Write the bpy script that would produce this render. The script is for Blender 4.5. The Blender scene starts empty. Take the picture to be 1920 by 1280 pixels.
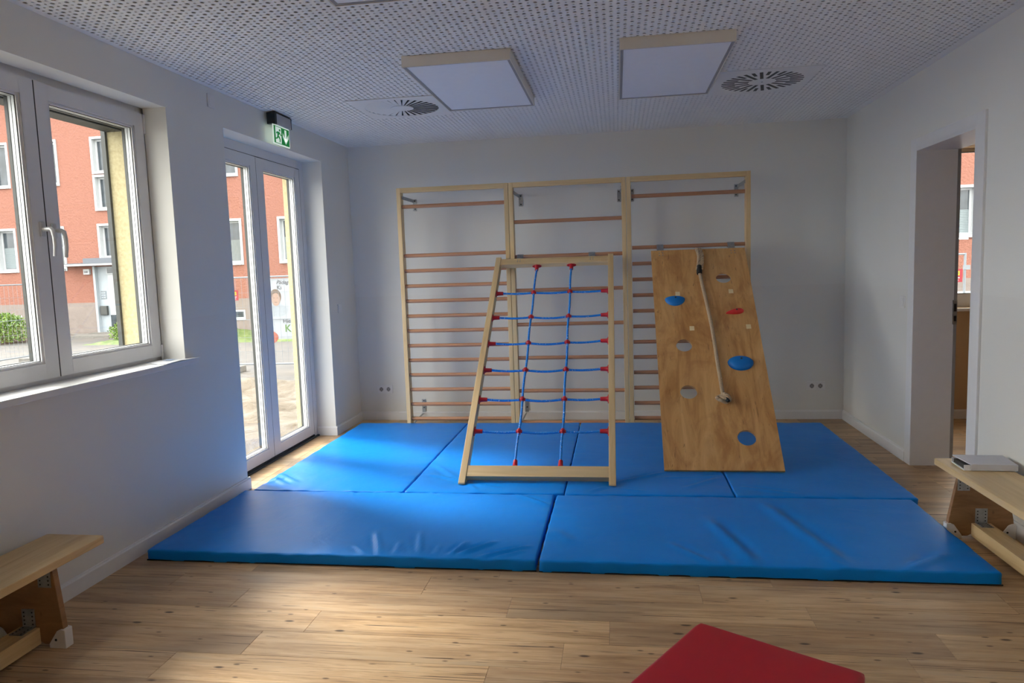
import bpy, bmesh, math, random
from mathutils import Vector, Matrix, noise
random.seed(7)
SC = bpy.context.scene
COL = SC.collection
PI = math.pi

# ------------------------------------------------------------------ camera
cam_d = bpy.data.cameras.new('camera')
cam = bpy.data.objects.new('camera', cam_d)
COL.objects.link(cam)
SC.camera = cam
FPX, PITCH, YAW, ROLL = 1360.41, 0.101361, -0.146387, -0.032808
CAM = Vector((2.4791, -6.65285, 1.42128))
cam_d.sensor_width = 36.0
cam_d.lens = FPX / 1920 * 36.0
cam_d.clip_start = 0.05
cam_d.clip_end = 200
Fv = Vector((math.sin(YAW)*math.cos(PITCH), math.cos(YAW)*math.cos(PITCH), -math.sin(PITCH)))
Rv = Vector((math.cos(YAW), -math.sin(YAW), 0))
Uv = Rv.cross(Fv)
R2 = Rv*math.cos(ROLL) + Uv*math.sin(ROLL)
U2 = -Rv*math.sin(ROLL) + Uv*math.cos(ROLL)
M = Matrix((R2, U2, -Fv)).transposed().to_4x4()
M.translation = CAM
cam.matrix_world = M

# ------------------------------------------------------------------ light
world = bpy.data.worlds.new('overcast_sky')
SC.world = world
world.use_nodes = True
wn = world.node_tree.nodes['Background']
wn.inputs['Color'].default_value = (1.0, 0.985, 0.93, 1)
wn.inputs['Strength'].default_value = 6.8
sun_d = bpy.data.lights.new('hazy_sun', 'SUN')
sun_d.energy = 5.4
sun_d.angle = math.radians(13)
sun_d.color = (1.0, 0.98, 0.96)
sun = bpy.data.objects.new('hazy_sun', sun_d)
COL.objects.link(sun)
sun.rotation_euler = Vector((1.0, -0.42, -1.0)).to_track_quat('-Z', 'Y').to_euler()
sun.location = (-8, 4, 8)
SC.view_settings.view_transform = 'Standard'
SC.view_settings.look = 'None'
SC.view_settings.exposure = 0.22
SC.view_settings.gamma = 1.0
SC.view_settings.use_curve_mapping = False
SC.cycles.max_bounces = 10
SC.cycles.diffuse_bounces = 7
SC.cycles.glossy_bounces = 5
SC.cycles.transparent_max_bounces = 24
SC.cycles.sample_clamp_indirect = 6.0
SC.cycles.use_denoising = True

# ------------------------------------------------------------------ materials
def S(r, g, b):
    f = lambda c: (c/255/12.92) if c/255 <= 0.04045 else ((c/255+0.055)/1.055)**2.4
    return (f(r), f(g), f(b), 1)
class NT:
    def __init__(s, name):
        s.m = bpy.data.materials.new(name); s.m.use_nodes = True
        s.t = s.m.node_tree; s.n = s.t.nodes; s.l = s.t.links
        s.b = s.n['Principled BSDF']; s.out = s.n['Material Output']
    def N(s, t, **k):
        n = s.n.new(t)
        for a, v in k.items():
            if a.startswith('i_'): n.inputs[a[2:].replace('_', ' ')].default_value = v
            else: setattr(n, a, v)
        return n
    def L(s, a, b): s.l.new(a, b)
    def coord(s, kind='Object', scale=(1, 1, 1), rnd=False):
        tc = s.N('ShaderNodeTexCoord'); mp = s.N('ShaderNodeMapping')
        mp.inputs['Scale'].default_value = scale
        src = tc.outputs[kind]
        if rnd:
            oi = s.N('ShaderNodeObjectInfo'); mu = s.N('ShaderNodeMath', operation='MULTIPLY')
            mu.inputs[1].default_value = 57.0
            s.L(oi.outputs['Random'], mu.inputs[0])
            va = s.N('ShaderNodeVectorMath', operation='ADD')
            s.L(src, va.inputs[0]); s.L(mu.outputs[0], va.inputs[1]); src = va.outputs[0]
        s.L(src, mp.inputs['Vector'])
        return mp.outputs['Vector']
    def noise(s, vec, scale=5, detail=4, rough=0.5, dist=0):
        n = s.N('ShaderNodeTexNoise'); s.L(vec, n.inputs['Vector'])
        n.inputs['Scale'].default_value = scale; n.inputs['Detail'].default_value = detail
        n.inputs['Roughness'].default_value = rough; n.inputs['Distortion'].default_value = dist
        return n.outputs['Fac']
    def ramp(s, fac, stops):
        r = s.N('ShaderNodeValToRGB'); s.L(fac, r.inputs['Fac'])
        e = r.color_ramp.elements
        while len(e) < len(stops): e.new(0.5)
        for i, (p, c) in enumerate(stops): e[i].position = p; e[i].color = c
        return r.outputs['Color']
    def mix(s, fac, a, b, mode='MIX'):
        m = s.N('ShaderNodeMix', data_type='RGBA', blend_type=mode)
        for sock, v in ((m.inputs[0], fac), (m.inputs[6], a), (m.inputs[7], b)):
            if hasattr(v, 'is_linked'): s.L(v, sock)
            else: sock.default_value = v
        return m.outputs[2]
    def bump(s, h, strength=0.2, dist=0.01):
        b = s.N('ShaderNodeBump'); s.L(h, b.inputs['Height'])
        b.inputs['Strength'].default_value = strength; b.inputs['Distance'].default_value = dist
        s.L(b.outputs['Normal'], s.b.inputs['Normal'])
    def setc(s, c):
        if hasattr(c, 'is_linked'): s.L(c, s.b.inputs['Base Color'])
        else: s.b.inputs['Base Color'].default_value = c

def plain(name, col, rough=0.5, metal=0.0, var=0.06, scale=20, bump=0.0, bs=60, spec=0.5, coat=0):
    t = NT(name)
    v = t.coord()
    n = t.noise(v, scale, 3)
    c2 = tuple(max(0, x*(1-var)) for x in col[:3]) + (1,)
    c3 = tuple(min(1, x*(1+var)) for x in col[:3]) + (1,)
    t.setc(t.ramp(n, [(0.3, c2), (0.7, c3)]))
    t.b.inputs['Roughness'].default_value = rough
    t.b.inputs['Metallic'].default_value = metal
    t.b.inputs['Specular IOR Level'].default_value = spec
    t.b.inputs['Coat Weight'].default_value = coat
    if bump: t.bump(t.noise(v, bs, 4), bump, 0.002)
    return t.m

def wood(name, c1, c2, c3, axis=2, rough=0.45, scale=1.0, knots=0.0, rnd=True):
    t = NT(name)
    sc = [26*scale]*3; sc[axis] = 1.6*scale
    v = t.coord(scale=tuple(sc), rnd=rnd)
    n = t.noise(v, 1.0, 5, 0.6, 0.6)
    c = t.ramp(n, [(0.25, c1), (0.5, c2), (0.75, c3)])
    sc2 = [7*scale]*3; sc2[axis] = 0.9*scale
    v2 = t.coord(scale=tuple(sc2), rnd=rnd)
    n2 = t.noise(v2, 1.0, 2, 0.5, 0.3)
    c = t.mix(t.ramp(n2, [(0.4, (0, 0, 0, 1)), (0.7, (1, 1, 1, 1))]), c, tuple(x*0.82 for x in c2[:3])+(1,))
    if knots:
        sk = [3.2*scale]*3; sk[axis] = 1.6*scale
        v3 = t.coord(scale=tuple(sk), rnd=rnd)
        vo = t.N('ShaderNodeTexVoronoi'); t.L(v3, vo.inputs['Vector']); vo.inputs['Scale'].default_value = knots
        k = t.ramp(vo.outputs['Distance'], [(0.03, (1, 1, 1, 1)), (0.075, (0, 0, 0, 1))])
        c = t.mix(k, c, tuple(x*0.22 for x in c1[:3])+(1,))
    t.setc(c)
    t.b.inputs['Roughness'].default_value = rough
    t.bump(n, 0.08, 0.002)
    return t.m

# painted walls: matt paint above 1.19 m, washable latex coat below
def wall_mat(name, up, low, zl=1.19):
    t = NT(name)
    g = t.N('ShaderNodeNewGeometry'); sx = t.N('ShaderNodeSeparateXYZ')
    t.L(g.outputs['Position'], sx.inputs[0])
    gt = t.N('ShaderNodeMath', operation='GREATER_THAN'); gt.inputs[1].default_value = zl
    t.L(sx.outputs['Z'], gt.inputs[0])
    v = t.coord()
    n = t.noise(v, 2.0, 3)
    c = t.mix(gt.outputs[0], low, up)
    c = t.mix(t.ramp(n, [(0.3, (0.0, 0, 0, 1)), (0.8, (0.25, 0.25, 0.25, 1))]), c, tuple(x*0.93 for x in up[:3])+(1,))
    t.setc(c)
    mr = t.N('ShaderNodeMapRange'); t.L(gt.outputs[0], mr.inputs['Value'])
    mr.inputs['To Min'].default_value = 0.42; mr.inputs['To Max'].default_value = 0.85
    t.L(mr.outputs['Result'], t.b.inputs['Roughness'])
    t.bump(t.noise(v, 90, 3), 0.05, 0.002)
    return t.m
M_WALL = wall_mat('painted_plaster', (0.80, 0.797, 0.755, 1), (0.775, 0.765, 0.72, 1))
M_WALL2 = wall_mat('warm_lit_plaster', (0.62, 0.44, 0.27, 1), (0.60, 0.42, 0.25, 1), 5)  # tan colour carries the warm light on the side room walls
M_CEIL = plain('perforated_board', (0.88, 0.88, 0.87, 1), 0.85, var=0.02)
M_VOID = plain('black_fleece', (0.012, 0.012, 0.012, 1), 0.95)
M_PVC = plain('white_window_plastic', (0.76, 0.76, 0.77, 1), 0.32, var=0.01)
M_TRIM = plain('white_lacquer', (0.80, 0.80, 0.80, 1), 0.4, var=0.01)
M_GASKET = plain('black_rubber', (0.015, 0.015, 0.016, 1), 0.6)
M_ALU = plain('aluminium_spacer', (0.56, 0.58, 0.59, 1), 0.45, metal=0.2, var=0.02)
M_DARKALU = plain('dark_aluminium', (0.045, 0.048, 0.046, 1), 0.5, metal=0.2)
M_BLINDBOX = plain('blind_box_grey', (0.03, 0.032, 0.028, 1), 0.6)
M_STEEL = plain('zinc_steel', (0.42, 0.44, 0.45, 1), 0.42, metal=0.85, var=0.15, scale=50)
M_HANDLE = plain('satin_handle', (0.62, 0.62, 0.62, 1), 0.35, metal=0.3)
M_SILL = plain('sill_laminate', (0.78, 0.78, 0.77, 1), 0.35, var=0.02)
M_PAPER = plain('white_paper', (0.85, 0.86, 0.88, 1), 0.7, var=0.03)
M_PLASTIC = plain('white_switch_plastic', (0.80, 0.79, 0.77, 1), 0.35, var=0.01)
M_SOCKHOLE = plain('socket_grey', (0.30, 0.29, 0.28, 1), 0.5)
M_BLACK = plain('black_plastic', (0.012, 0.012, 0.013, 1), 0.45)
M_LAMPFR = plain('lamp_housing', (0.78, 0.74, 0.66, 1), 0.4, var=0.01)
M_RIM = plain('lamp_rim', (0.30, 0.30, 0.31, 1), 0.4)
M_DIFF = plain('lamp_diffuser', (0.88, 0.91, 0.97, 1), 0.35, var=0.01)
M_VENT = plain('vent_white', (0.82, 0.82, 0.81, 1), 0.4, var=0.01)
M_PINE = wood('pine', S(205, 170, 118), S(226, 196, 146), S(236, 210, 165), 2, 0.45)
M_PINEX = wood('pine_across', S(205, 170, 118), S(226, 196, 146), S(236, 210, 165), 0, 0.45)
M_PINEY = wood('pine_board', S(196, 160, 108), S(220, 190, 140), S(232, 206, 160), 1, 0.4)
M_BEECH = wood('beech', S(176, 120, 88), S(198, 144, 108), S(208, 158, 124), 0, 0.4)
M_RED = plain('red_plastic', S(190, 22, 36), 0.35, var=0.05)
M_REDMAT = plain('red_foam_cover', S(176, 14, 34), 0.5, var=0.03, bump=0.08, bs=300)
M_HOLDB = plain('blue_hold', S(0, 120, 205), 0.5, var=0.05, bump=0.2, bs=200)
M_HOLDR = plain('red_hold', S(225, 50, 50), 0.5, var=0.05, bump=0.2, bs=200)
M_ROPE = plain('hemp_rope', S(196, 172, 140), 0.85, var=0.15, scale=120, bump=0.4, bs=200)
M_TAPE = plain('masking_tape', S(245, 226, 180), 0.7, var=0.05)
M_GREY = plain('grey_binder', S(205, 205, 212), 0.5, var=0.02)
M_CAPW = plain('white_foot_rubber', S(225, 222, 218), 0.5, var=0.03)

def birch():
    t = NT('birch_plywood')
    v = t.coord(scale=(9, 9, 1.5))
    n = t.noise(v, 1.2, 6, 0.65, 1.2)
    v2 = t.coord(scale=(3, 3, 1.6))
    n2 = t.noise(v2, 1.3, 4, 0.6, 1.5)
    c = t.ramp(n, [(0.30, S(186, 132, 72)), (0.48, S(216, 164, 100)), (0.7, S(232, 186, 122))])
    c = t.mix(t.ramp(n2, [(0.48, (0, 0, 0, 1)), (0.68, (0.6, 0.6, 0.6, 1))]), c, S(176, 116, 58))
    v3 = t.coord(scale=(60, 60, 9))
    f = t.noise(v3, 1.0, 3, 0.6, 0.8)
    c = t.mix(t.ramp(f, [(0.64, (0, 0, 0, 1)), (0.72, (0.7, 0.7, 0.7, 1))]), c, S(140, 92, 48))
    t.setc(c); t.b.inputs['Roughness'].default_value = 0.42
    t.bump(f, 0.05, 0.001)
    return t.m
M_BIRCH = birch()
def ply():
    t = NT('brown_plywood_leg')
    v = t.coord(scale=(2.5, 2.5, 9))
    n = t.noise(v, 1.6, 6, 0.6, 0.8)
    c = t.ramp(n, [(0.3, S(124, 88, 56)), (0.6, S(160, 120, 80)), (0.8, S(176, 138, 98))])
    v3 = t.coord(scale=(7, 7, 4)); vo = t.N('ShaderNodeTexVoronoi'); t.L(v3, vo.inputs['Vector']); vo.inputs['Scale'].default_value = 1.6
    c = t.mix(t.ramp(vo.outputs['Distance'], [(0.06, (1, 1, 1, 1)), (0.13, (0, 0, 0, 1))]), c, S(52, 28, 14))
    t.setc(c); t.b.inputs['Roughness'].default_value = 0.5
    return t.m
M_PLY = ply()
def edgeply():
    t = NT('plywood_edge')
    v = t.coord(scale=(1, 1, 1))
    w = t.N('ShaderNodeTexWave', bands_direction='Y'); t.L(v, w.inputs['Vector']); w.inputs['Scale'].default_value = 60
    t.setc(t.ramp(w.outputs['Fac'], [(0.3, S(150, 104, 70)), (0.7, S(196, 154, 112))]))
    t.b.inputs['Roughness'].default_value = 0.6
    return t.m
M_EDGE = edgeply()

def floor_mat():
    t = NT('oak_look_vinyl')
    v = t.coord(scale=(1.6, 16, 1), rnd=True)
    n = t.noise(v, 1.5, 7, 0.66, 0.35)
    v2 = t.coord(scale=(0.9, 4.0, 1), rnd=True)
    n2 = t.noise(v2, 1.1, 3, 0.5, 0.4)
    c = t.ramp(n, [(0.28, S(168, 138, 102)), (0.45, S(204, 172, 134)), (0.58, S(222, 194, 156)), (0.75, S(208, 188, 160))])
    c = t.mix(t.ramp(n2, [(0.45, (0, 0, 0, 1)), (0.68, (0.6, 0.6, 0.6, 1))]), c, S(158, 138, 114))
    oi = t.N('ShaderNodeObjectInfo')
    tone = t.ramp(oi.outputs['Random'], [(0.0, S(226, 216, 206)), (0.5, S(244, 238, 230)), (1.0, S(255, 246, 230))])
    c = t.mix(1.0, c, tone, 'MULTIPLY')
    # long dark cracks, thin, of two lengths
    for sc, th, st in (((0.8, 75, 1), 0.655, 0.95), ((2.2, 110, 1), 0.665, 0.8)):
        v3 = t.coord(scale=sc, rnd=True)
        cr = t.noise(v3, 1.5, 2, 0.5, 1.0)
        c = t.mix(t.ramp(cr, [(th, (0, 0, 0, 1)), (th+0.03, (st, st, st, 1))]), c, S(96, 72, 50))
    # knots: larger ones and small specks
    for sc, vs, r0, r1, st in (((2.8, 7.5, 1), 1.3, 0.05, 0.095, 0.92), ((7, 18, 1), 1.0, 0.06, 0.11, 0.75)):
        v4 = t.coord(scale=sc, rnd=True)
        vo = t.N('ShaderNodeTexVoronoi'); t.L(v4, vo.inputs['Vector']); vo.inputs['Scale'].default_value = vs
        c = t.mix(t.ramp(vo.outputs['Distance'], [(r0, (st, st, st, 1)), (r1, (0, 0, 0, 1))]), c, S(78, 58, 42))
    t.setc(c)
    rr = t.N('ShaderNodeMapRange'); t.L(n, rr.inputs['Value'])
    rr.inputs['To Min'].default_value = 0.34; rr.inputs['To Max'].default_value = 0.50
    t.L(rr.outputs['Result'], t.b.inputs['Roughness'])
    t.b.inputs['Specular IOR Level'].default_value = 0.4
    t.bump(n, 0.06, 0.002)
    return t.m
M_FLOOR = floor_mat()
M_UNDER = plain('floor_joint', S(60, 46, 34), 0.8)

def mat_blue():
    t = NT('blue_vinyl_cover')
    v = t.coord()
    n = t.noise(v, 3.0, 3)
    t.setc(t.ramp(n, [(0.3, (0.0, 0.222, 0.74, 1)), (0.7, (0.0, 0.240, 0.79, 1))]))
    t.b.inputs['Roughness'].default_value = 0.40
    t.b.inputs['Specular IOR Level'].default_value = 0.22
    v2 = t.coord(scale=(1, 1, 1))
    t.bump(t.noise(v2, 7, 3, 0.5, 0.6), 0.16, 0.02)
    return t.m
M_MAT = mat_blue()
def net_rope():
    t = NT('blue_white_fleck_rope')
    v = t.coord(scale=(1, 1, 1))
    w = t.noise(v, 75, 2, 0.5, 2.0)
    t.setc(t.ramp(w, [(0.64, S(0, 130, 225)), (0.68, S(225, 240, 250))]))
    t.b.inputs['Roughness'].default_value = 0.6
    return t.m
M_NET = net_rope()
def glass():
    t = NT('window_glass')
    tr = t.N('ShaderNodeBsdfTransparent'); tr.inputs['Color'].default_value = (0.97, 0.985, 0.98, 1)
    gl = t.N('ShaderNodeBsdfGlossy'); gl.inputs['Roughness'].default_value = 0.02
    fr = t.N('ShaderNodeFresnel'); fr.inputs['IOR'].default_value = 1.45
    mx = t.N('ShaderNodeMixShader')
    t.L(fr.outputs[0], mx.inputs[0]); t.L(tr.outputs[0], mx.inputs[1]); t.L(gl.outputs[0], mx.inputs[2])
    t.L(mx.outputs[0], t.out.inputs['Surface'])
    return t.m
M_GLASS = glass()
def stucco(name, c1, c2, sc=14, st=0.6, bd=0.03):
    t = NT(name)
    v = t.coord()
    n = t.noise(v, sc, 5, 0.65, 0.15)
    t.setc(t.ramp(n, [(0.3, c1), (0.7, c2)]))
    t.b.inputs['Roughness'].default_value = 0.9
    t.bump(n, st, bd)
    return t.m
M_CORAL = stucco('coral_roughcast', (0.20, 0.084, 0.058, 1), (0.235, 0.100, 0.071, 1), 13, 0.9, 0.05)
M_PLINTH = stucco('beige_plinth_render', (0.155, 0.128, 0.115, 1), (0.185, 0.155, 0.14, 1), 4)
M_YELLOW = stucco('yellow_render', (0.32, 0.275, 0.15, 1), (0.44, 0.385, 0.235, 1), 55, 0.7, 0.006)
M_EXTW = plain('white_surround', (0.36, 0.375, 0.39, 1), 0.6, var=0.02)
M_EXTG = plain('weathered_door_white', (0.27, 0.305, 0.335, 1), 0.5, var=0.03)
M_ROOF = plain('dark_roof_felt', (0.09, 0.10, 0.12, 1), 0.7)
M_CONC = stucco('concrete', (0.11, 0.105, 0.095, 1), (0.16, 0.15, 0.137, 1), 9, 0.3)
M_GALV = plain('galvanised_tube', (0.17, 0.19, 0.21, 1), 0.6, metal=0.2, var=0.05)
M_BLUECL = plain('blue_clamp', (0.03, 0.10, 0.22, 1), 0.5)
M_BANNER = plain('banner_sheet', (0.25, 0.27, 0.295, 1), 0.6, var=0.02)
M_SIGNR = plain('sign_red', (0.20, 0.003, 0.012, 1), 0.5)
M_SIGNY = plain('sign_yellow', (0.34, 0.24, 0.004, 1), 0.5)
M_INKG = plain('ink_grey', (0.045, 0.045, 0.05, 1), 0.7)
M_INKGREEN = plain('ink_green', (0.07, 0.15, 0.025, 1), 0.7)
M_INKOR = plain('ink_orange', (0.26, 0.07, 0.04, 1), 0.7)
M_SKIN = plain('print_skin', (0.24, 0.165, 0.13, 1), 0.7)
M_HAIR = plain('print_hair', (0.105, 0.075, 0.055, 1), 0.7)
M_SHIRT = plain('print_shirt', (0.22, 0.245, 0.27, 1), 0.7)
def winglass(name, top, bot):
    t = NT(name)
    v = t.coord('Generated')
    n = t.noise(v, 3, 3)
    t.setc(t.ramp(n, [(0.3, top), (0.7, bot)]))
    t.b.inputs['Roughness'].default_value = 0.08
    t.b.inputs['Specular IOR Level'].default_value = 0.4
    return t.m
M_FARGL = winglass('dark_pane', (0.03, 0.037, 0.043, 1), (0.06, 0.072, 0.085, 1))
M_BLIND = plain('pleated_blind', (0.15, 0.18, 0.19, 1), 0.7)
M_CURT = plain('net_curtain', (0.14, 0.155, 0.155, 1), 0.8)
def paving():
    t = NT('concrete_paving')
    v = t.coord(scale=(1, 1, 1))
    br = t.N('ShaderNodeTexBrick'); t.L(v, br.inputs['Vector'])
    br.inputs['Scale'].default_value = 1.0
    br.inputs['Brick Width'].default_value = 0.2; br.inputs['Row Height'].default_value = 0.1
    br.inputs['Mortar Size'].default_value = 0.006
    br.inputs['Color1'].default_value = (0.075, 0.073, 0.071, 1); br.inputs['Color2'].default_value = (0.100, 0.097, 0.092, 1)
    br.inputs['Mortar'].default_value = (0.036, 0.035, 0.032, 1)
    n = t.noise(v, 0.9, 4)
    t.setc(t.mix(t.ramp(n, [(0.45, (0, 0, 0, 1)), (0.7, (0.6, 0.6, 0.6, 1))]), br.outputs['Color'], (0.115, 0.10, 0.082, 1)))
    t.b.inputs['Roughness'].default_value = 0.9
    t.bump(br.outputs['Fac'], -0.4, 0.01)
    return t.m
M_PAVE = paving()
def sand():
    t = NT('yellow_sand')
    v = t.coord()
    n = t.noise(v, 2.2, 6, 0.65, 0.8)
    c = t.ramp(n, [(0.3, (0.05, 0.036, 0.022, 1)), (0.45, (0.095, 0.076, 0.054, 1)), (0.65, (0.135, 0.12, 0.096, 1)), (0.8, (0.10, 0.106, 0.112, 1))])
    t.setc(c); t.b.inputs['Roughness'].default_value = 0.95
    t.bump(n, 0.9, 0.08)
    return t.m
M_SAND = sand()
M_SOIL = stucco('planting_soil', (0.05, 0.036, 0.026, 1), (0.09, 0.062, 0.045, 1), 12)
def leafm(name, a, b):
    t = NT(name)
    v = t.coord()
    t.setc(t.ramp(t.noise(v, 6, 3), [(0.35, a), (0.65, b)]))
    t.b.inputs['Roughness'].default_value = 0.6
    return t.m
M_LEAF = leafm('shrub_leaf', (0.05, 0.11, 0.015, 1), (0.14, 0.22, 0.03, 1))
M_GRASS = leafm('grass_blade', (0.05, 0.09, 0.018, 1), (0.11, 0.15, 0.045, 1))
M_STEM = plain('twig_brown', (0.12, 0.07, 0.04, 1), 0.8)
def emis(name, col, st):
    t = NT(name)
    t.setc(col); t.b.inputs['Emission Color'].default_value = col
    t.b.inputs['Emission Strength'].default_value = st
    return t.m
M_EXITG = emis('exit_green', S(0, 120, 45), 0.45)
M_EXITW = emis('exit_white', S(225, 240, 225), 0.5)

# ------------------------------------------------------------------ mesh helpers
class MB:
    def __init__(s): s.v = []; s.f = []
    def add(s, vs, fs):
        o = len(s.v); s.v += [tuple(p) for p in vs]; s.f += [tuple(i+o for i in f) for f in fs]; return s
    def box(s, x0, x1, y0, y1, z0, z1, mat=None):
        vs = [Vector((x, y, z)) for z in (z0, z1) for y in (y0, y1) for x in (x0, x1)]
        if mat is not None: vs = [mat @ p for p in vs]
        return s.add(vs, [(0, 2, 3, 1), (4, 5, 7, 6), (0, 1, 5, 4), (2, 6, 7, 3), (0, 4, 6, 2), (1, 3, 7, 5)])
    def tube(s, pts, r, n=10, caps=True, twist=None):
        pts = [Vector(p) for p in pts]; rings = []
        up = None
        for i, p in enumerate(pts):
            d = (pts[min(i+1, len(pts)-1)] - pts[max(i-1, 0)]).normalized()
            if up is None:
                up = Vector((0, 0, 1)) if abs(d.z) < 0.9 else Vector((1, 0, 0))
            a = d.cross(up).normalized(); up = a.cross(d).normalized()
            rr = r[i] if isinstance(r, (list, tuple)) else r
            rings.append([p + a*math.cos(2*PI*k/n)*rr + up*math.sin(2*PI*k/n)*rr for k in range(n)])
        vs = [q for ring in rings for q in ring]; fs = []
        for i in range(len(pts)-1):
            for k in range(n):
                k2 = (k+1) % n
                fs.append((i*n+k, i*n+k2, (i+1)*n+k2, (i+1)*n+k))
        if caps: fs.append(tuple(reversed(range(n)))); fs.append(tuple((len(pts)-1)*n+k for k in range(n)))
        return s.add(vs, fs)
    def prism(s, poly, axis, a, b):
        # poly in the two remaining axes order (for axis y: x,z ; x: y,z ; z: x,y)
        def P(u, w, t):
            return {'x': (t, u, w), 'y': (u, t, w), 'z': (u, w, t)}[axis]
        n = len(poly)
        vs = [P(u, w, a) for u, w in poly] + [P(u, w, b) for u, w in poly]
        fs = [tuple(range(n)), tuple(reversed(range(n, 2*n)))] + [(i, i+n, (i+1) % n + n, (i+1) % n) for i in range(n)]
        return s.add(vs, fs)
    def ball(s, c, rx, ry, rz, n=12, m=8):
        vs = []; fs = []
        for i in range(m+1):
            th = PI*i/m
            for k in range(n):
                ph = 2*PI*k/n
                vs.append((c[0]+rx*math.sin(th)*math.cos(ph), c[1]+ry*math.sin(th)*math.sin(ph), c[2]+rz*math.cos(th)))
        for i in range(m):
            for k in range(n):
                fs.append((i*n+k, i*n+(k+1) % n, (i+1)*n+(k+1) % n, (i+1)*n+k))
        return s.add(vs, fs)
    def build(s, name, mat, parent=None, origin=(0, 0, 0), bevel=0, smooth=False, seg=2):
        me = bpy.data.meshes.new(name)
        ox, oy, oz = origin
        me.from_pydata([(x-ox, y-oy, z-oz) for x, y, z in s.v], [], s.f)
        bm = bmesh.new(); bm.from_mesh(me)
        bmesh.ops.remove_doubles(bm, verts=bm.verts, dist=1e-6)
        bmesh.ops.recalc_face_normals(bm, faces=bm.faces)
        if bevel:
            es = [e for e in bm.edges if len(e.link_faces) == 2 and e.calc_face_angle(0) > 0.5]
            bmesh.ops.bevel(bm, geom=es, offset=bevel, segments=seg, profile=0.6, affect='EDGES', clamp_overlap=True)
        bm.to_mesh(me); bm.free()
        me.materials.append(mat)
        if smooth:
            for p in me.polygons: p.use_smooth = True
            if smooth != 'all':
                try: me.set_sharp_from_angle(angle=math.radians(38))
                except Exception: pass
        o = bpy.data.objects.new(name, me); COL.objects.link(o)
        o.location = origin
        if parent: o.parent = parent
        return o

def tag(o, label=None, cat=None, group=None, kind=None):
    if label: o['label'] = label
    if cat: o['category'] = cat
    if group: o['group'] = group
    if kind: o['kind'] = kind
    return o
def thing(name, label, cat, loc=(0, 0, 0), rot=(0, 0, 0), group=None):
    o = bpy.data.objects.new(name, None); COL.objects.link(o)
    o.location = loc; o.rotation_euler = rot
    return tag(o, label, cat, group)
def copy_tree(o, parent=None):
    c = o.copy(); COL.objects.link(c)
    if parent: c.parent = parent
    for ch in list(o.children): copy_tree(ch, c)
    return c
def clone(o, parent, loc):
    c = o.copy(); COL.objects.link(c); c.parent = parent; c.location = loc; return c
def struct(mb, name, mat, label=None, cat=None, parent=None, **k):
    o = mb.build(name, mat, parent, **k); o['kind'] = 'structure'
    if label: o['label'] = label
    if cat: o['category'] = cat
    return o
def text_part(name, body, size, mat, parent, loc, rot, ext=0.002, italic=0.0, align='LEFT'):
    c = bpy.data.curves.new(name, 'FONT'); c.body = body; c.size = size; c.extrude = ext; c.shear = italic
    c.align_x = align
    c.resolution_u = 3
    tmp = bpy.data.objects.new('tmp', c); COL.objects.link(tmp)
    me = bpy.data.meshes.new_from_object(tmp)
    bpy.data.objects.remove(tmp); bpy.data.curves.remove(c)
    me.materials.clear(); me.materials.append(mat)
    o = bpy.data.objects.new(name, me); COL.objects.link(o); o.parent = parent
    o.location = loc; o.rotation_euler = rot
    return o

W, H = 4.43, 2.589
YB = -8.8           # rear wall behind the camera
TH = 0.33           # outer wall

# ------------------------------------------------------------------ room shell
def wall_left_mb(x0, x1, holes, z0=0, z1=H, ya=YB, yb=0.0):
    m = MB(); ys = ya
    for (y0, y1, a, b) in sorted(holes):
        m.box(x0, x1, ys, y0, z0, z1)
        if a > z0: m.box(x0, x1, y0, y1, z0, a)
        m.box(x0, x1, y0, y1, b, z1)
        ys = y1
    m.box(x0, x1, ys, yb, z0, z1)
    return m
inner = [(-4.36, -2.805, 0.945, 2.375), (-2.205, -0.645, 0.0, 2.373), (-7.7, -5.4, 0.945, 2.375)]
mid = [(-4.42, -2.745, 0.92, 2.41), (-2.305, -0.645, 0.0, 2.373), (-7.76, -5.34, 0.92, 2.41)]
outer = [(-4.30, -2.87, 0.96, 2.275), (-2.205, -0.705, -0.6, 2.275), (-7.65, -5.45, 0.96, 2.275)]
m = wall_left_mb(-0.14, 0.0, inner)
wl = struct(m, 'wall_left', M_WALL, 'white plastered wall with the window and the glazed terrace door', 'wall')
m = wall_left_mb(-0.22, -0.14, [(a+1e-4, b-1e-4, c, d) for a, b, c, d in mid])
struct(m, 'wall_core', M_WALL, parent=wl)
m = wall_left_mb(-TH, -0.22, outer, -0.6, 3.1, YB-0.3, 0.3)
struct(m, 'outside_render', M_YELLOW, parent=wl)
# back wall runs on behind the right-hand room with that room's window in it
m = MB()
m.box(-0.22, W+0.12, 0, 0.30, 0, H)
struct(m, 'wall_back', M_WALL, 'white back wall behind the wall bars', 'wall')
RW = (4.98, 6.55, 0.955, 2.30)
m = MB()
m.box(W+0.12, RW[0], 0, 0.30, 0, H); m.box(RW[1], 8.2, 0, 0.30, 0, H)
m.box(RW[0], RW[1], 0, 0.30, 0, RW[2]); m.box(RW[0], RW[1], 0, 0.30, RW[3], H)
struct(m, 'wall_back_side_room', M_WALL2, 'wall tinted with warm light under the window of the side room, seen through the doorway', 'wall')
# right wall with doorway
DY0, DY1, DZ = -2.32, -1.492, 2.108
m = MB()
m.box(W, W+0.25, YB, DY0, 0, H); m.box(W, W+0.25, DY1, 0, 0, H); m.box(W, W+0.25, DY0, DY1, DZ+0.01, H)
struct(m, 'wall_right', M_WALL, 'white right-hand wall with the open doorway', 'wall')
m = MB(); m.box(-0.22, W+0.25, YB-0.3, YB, 0, H)
struct(m, 'wall_front', M_WALL, 'plain white wall behind the camera', 'wall')
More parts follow.
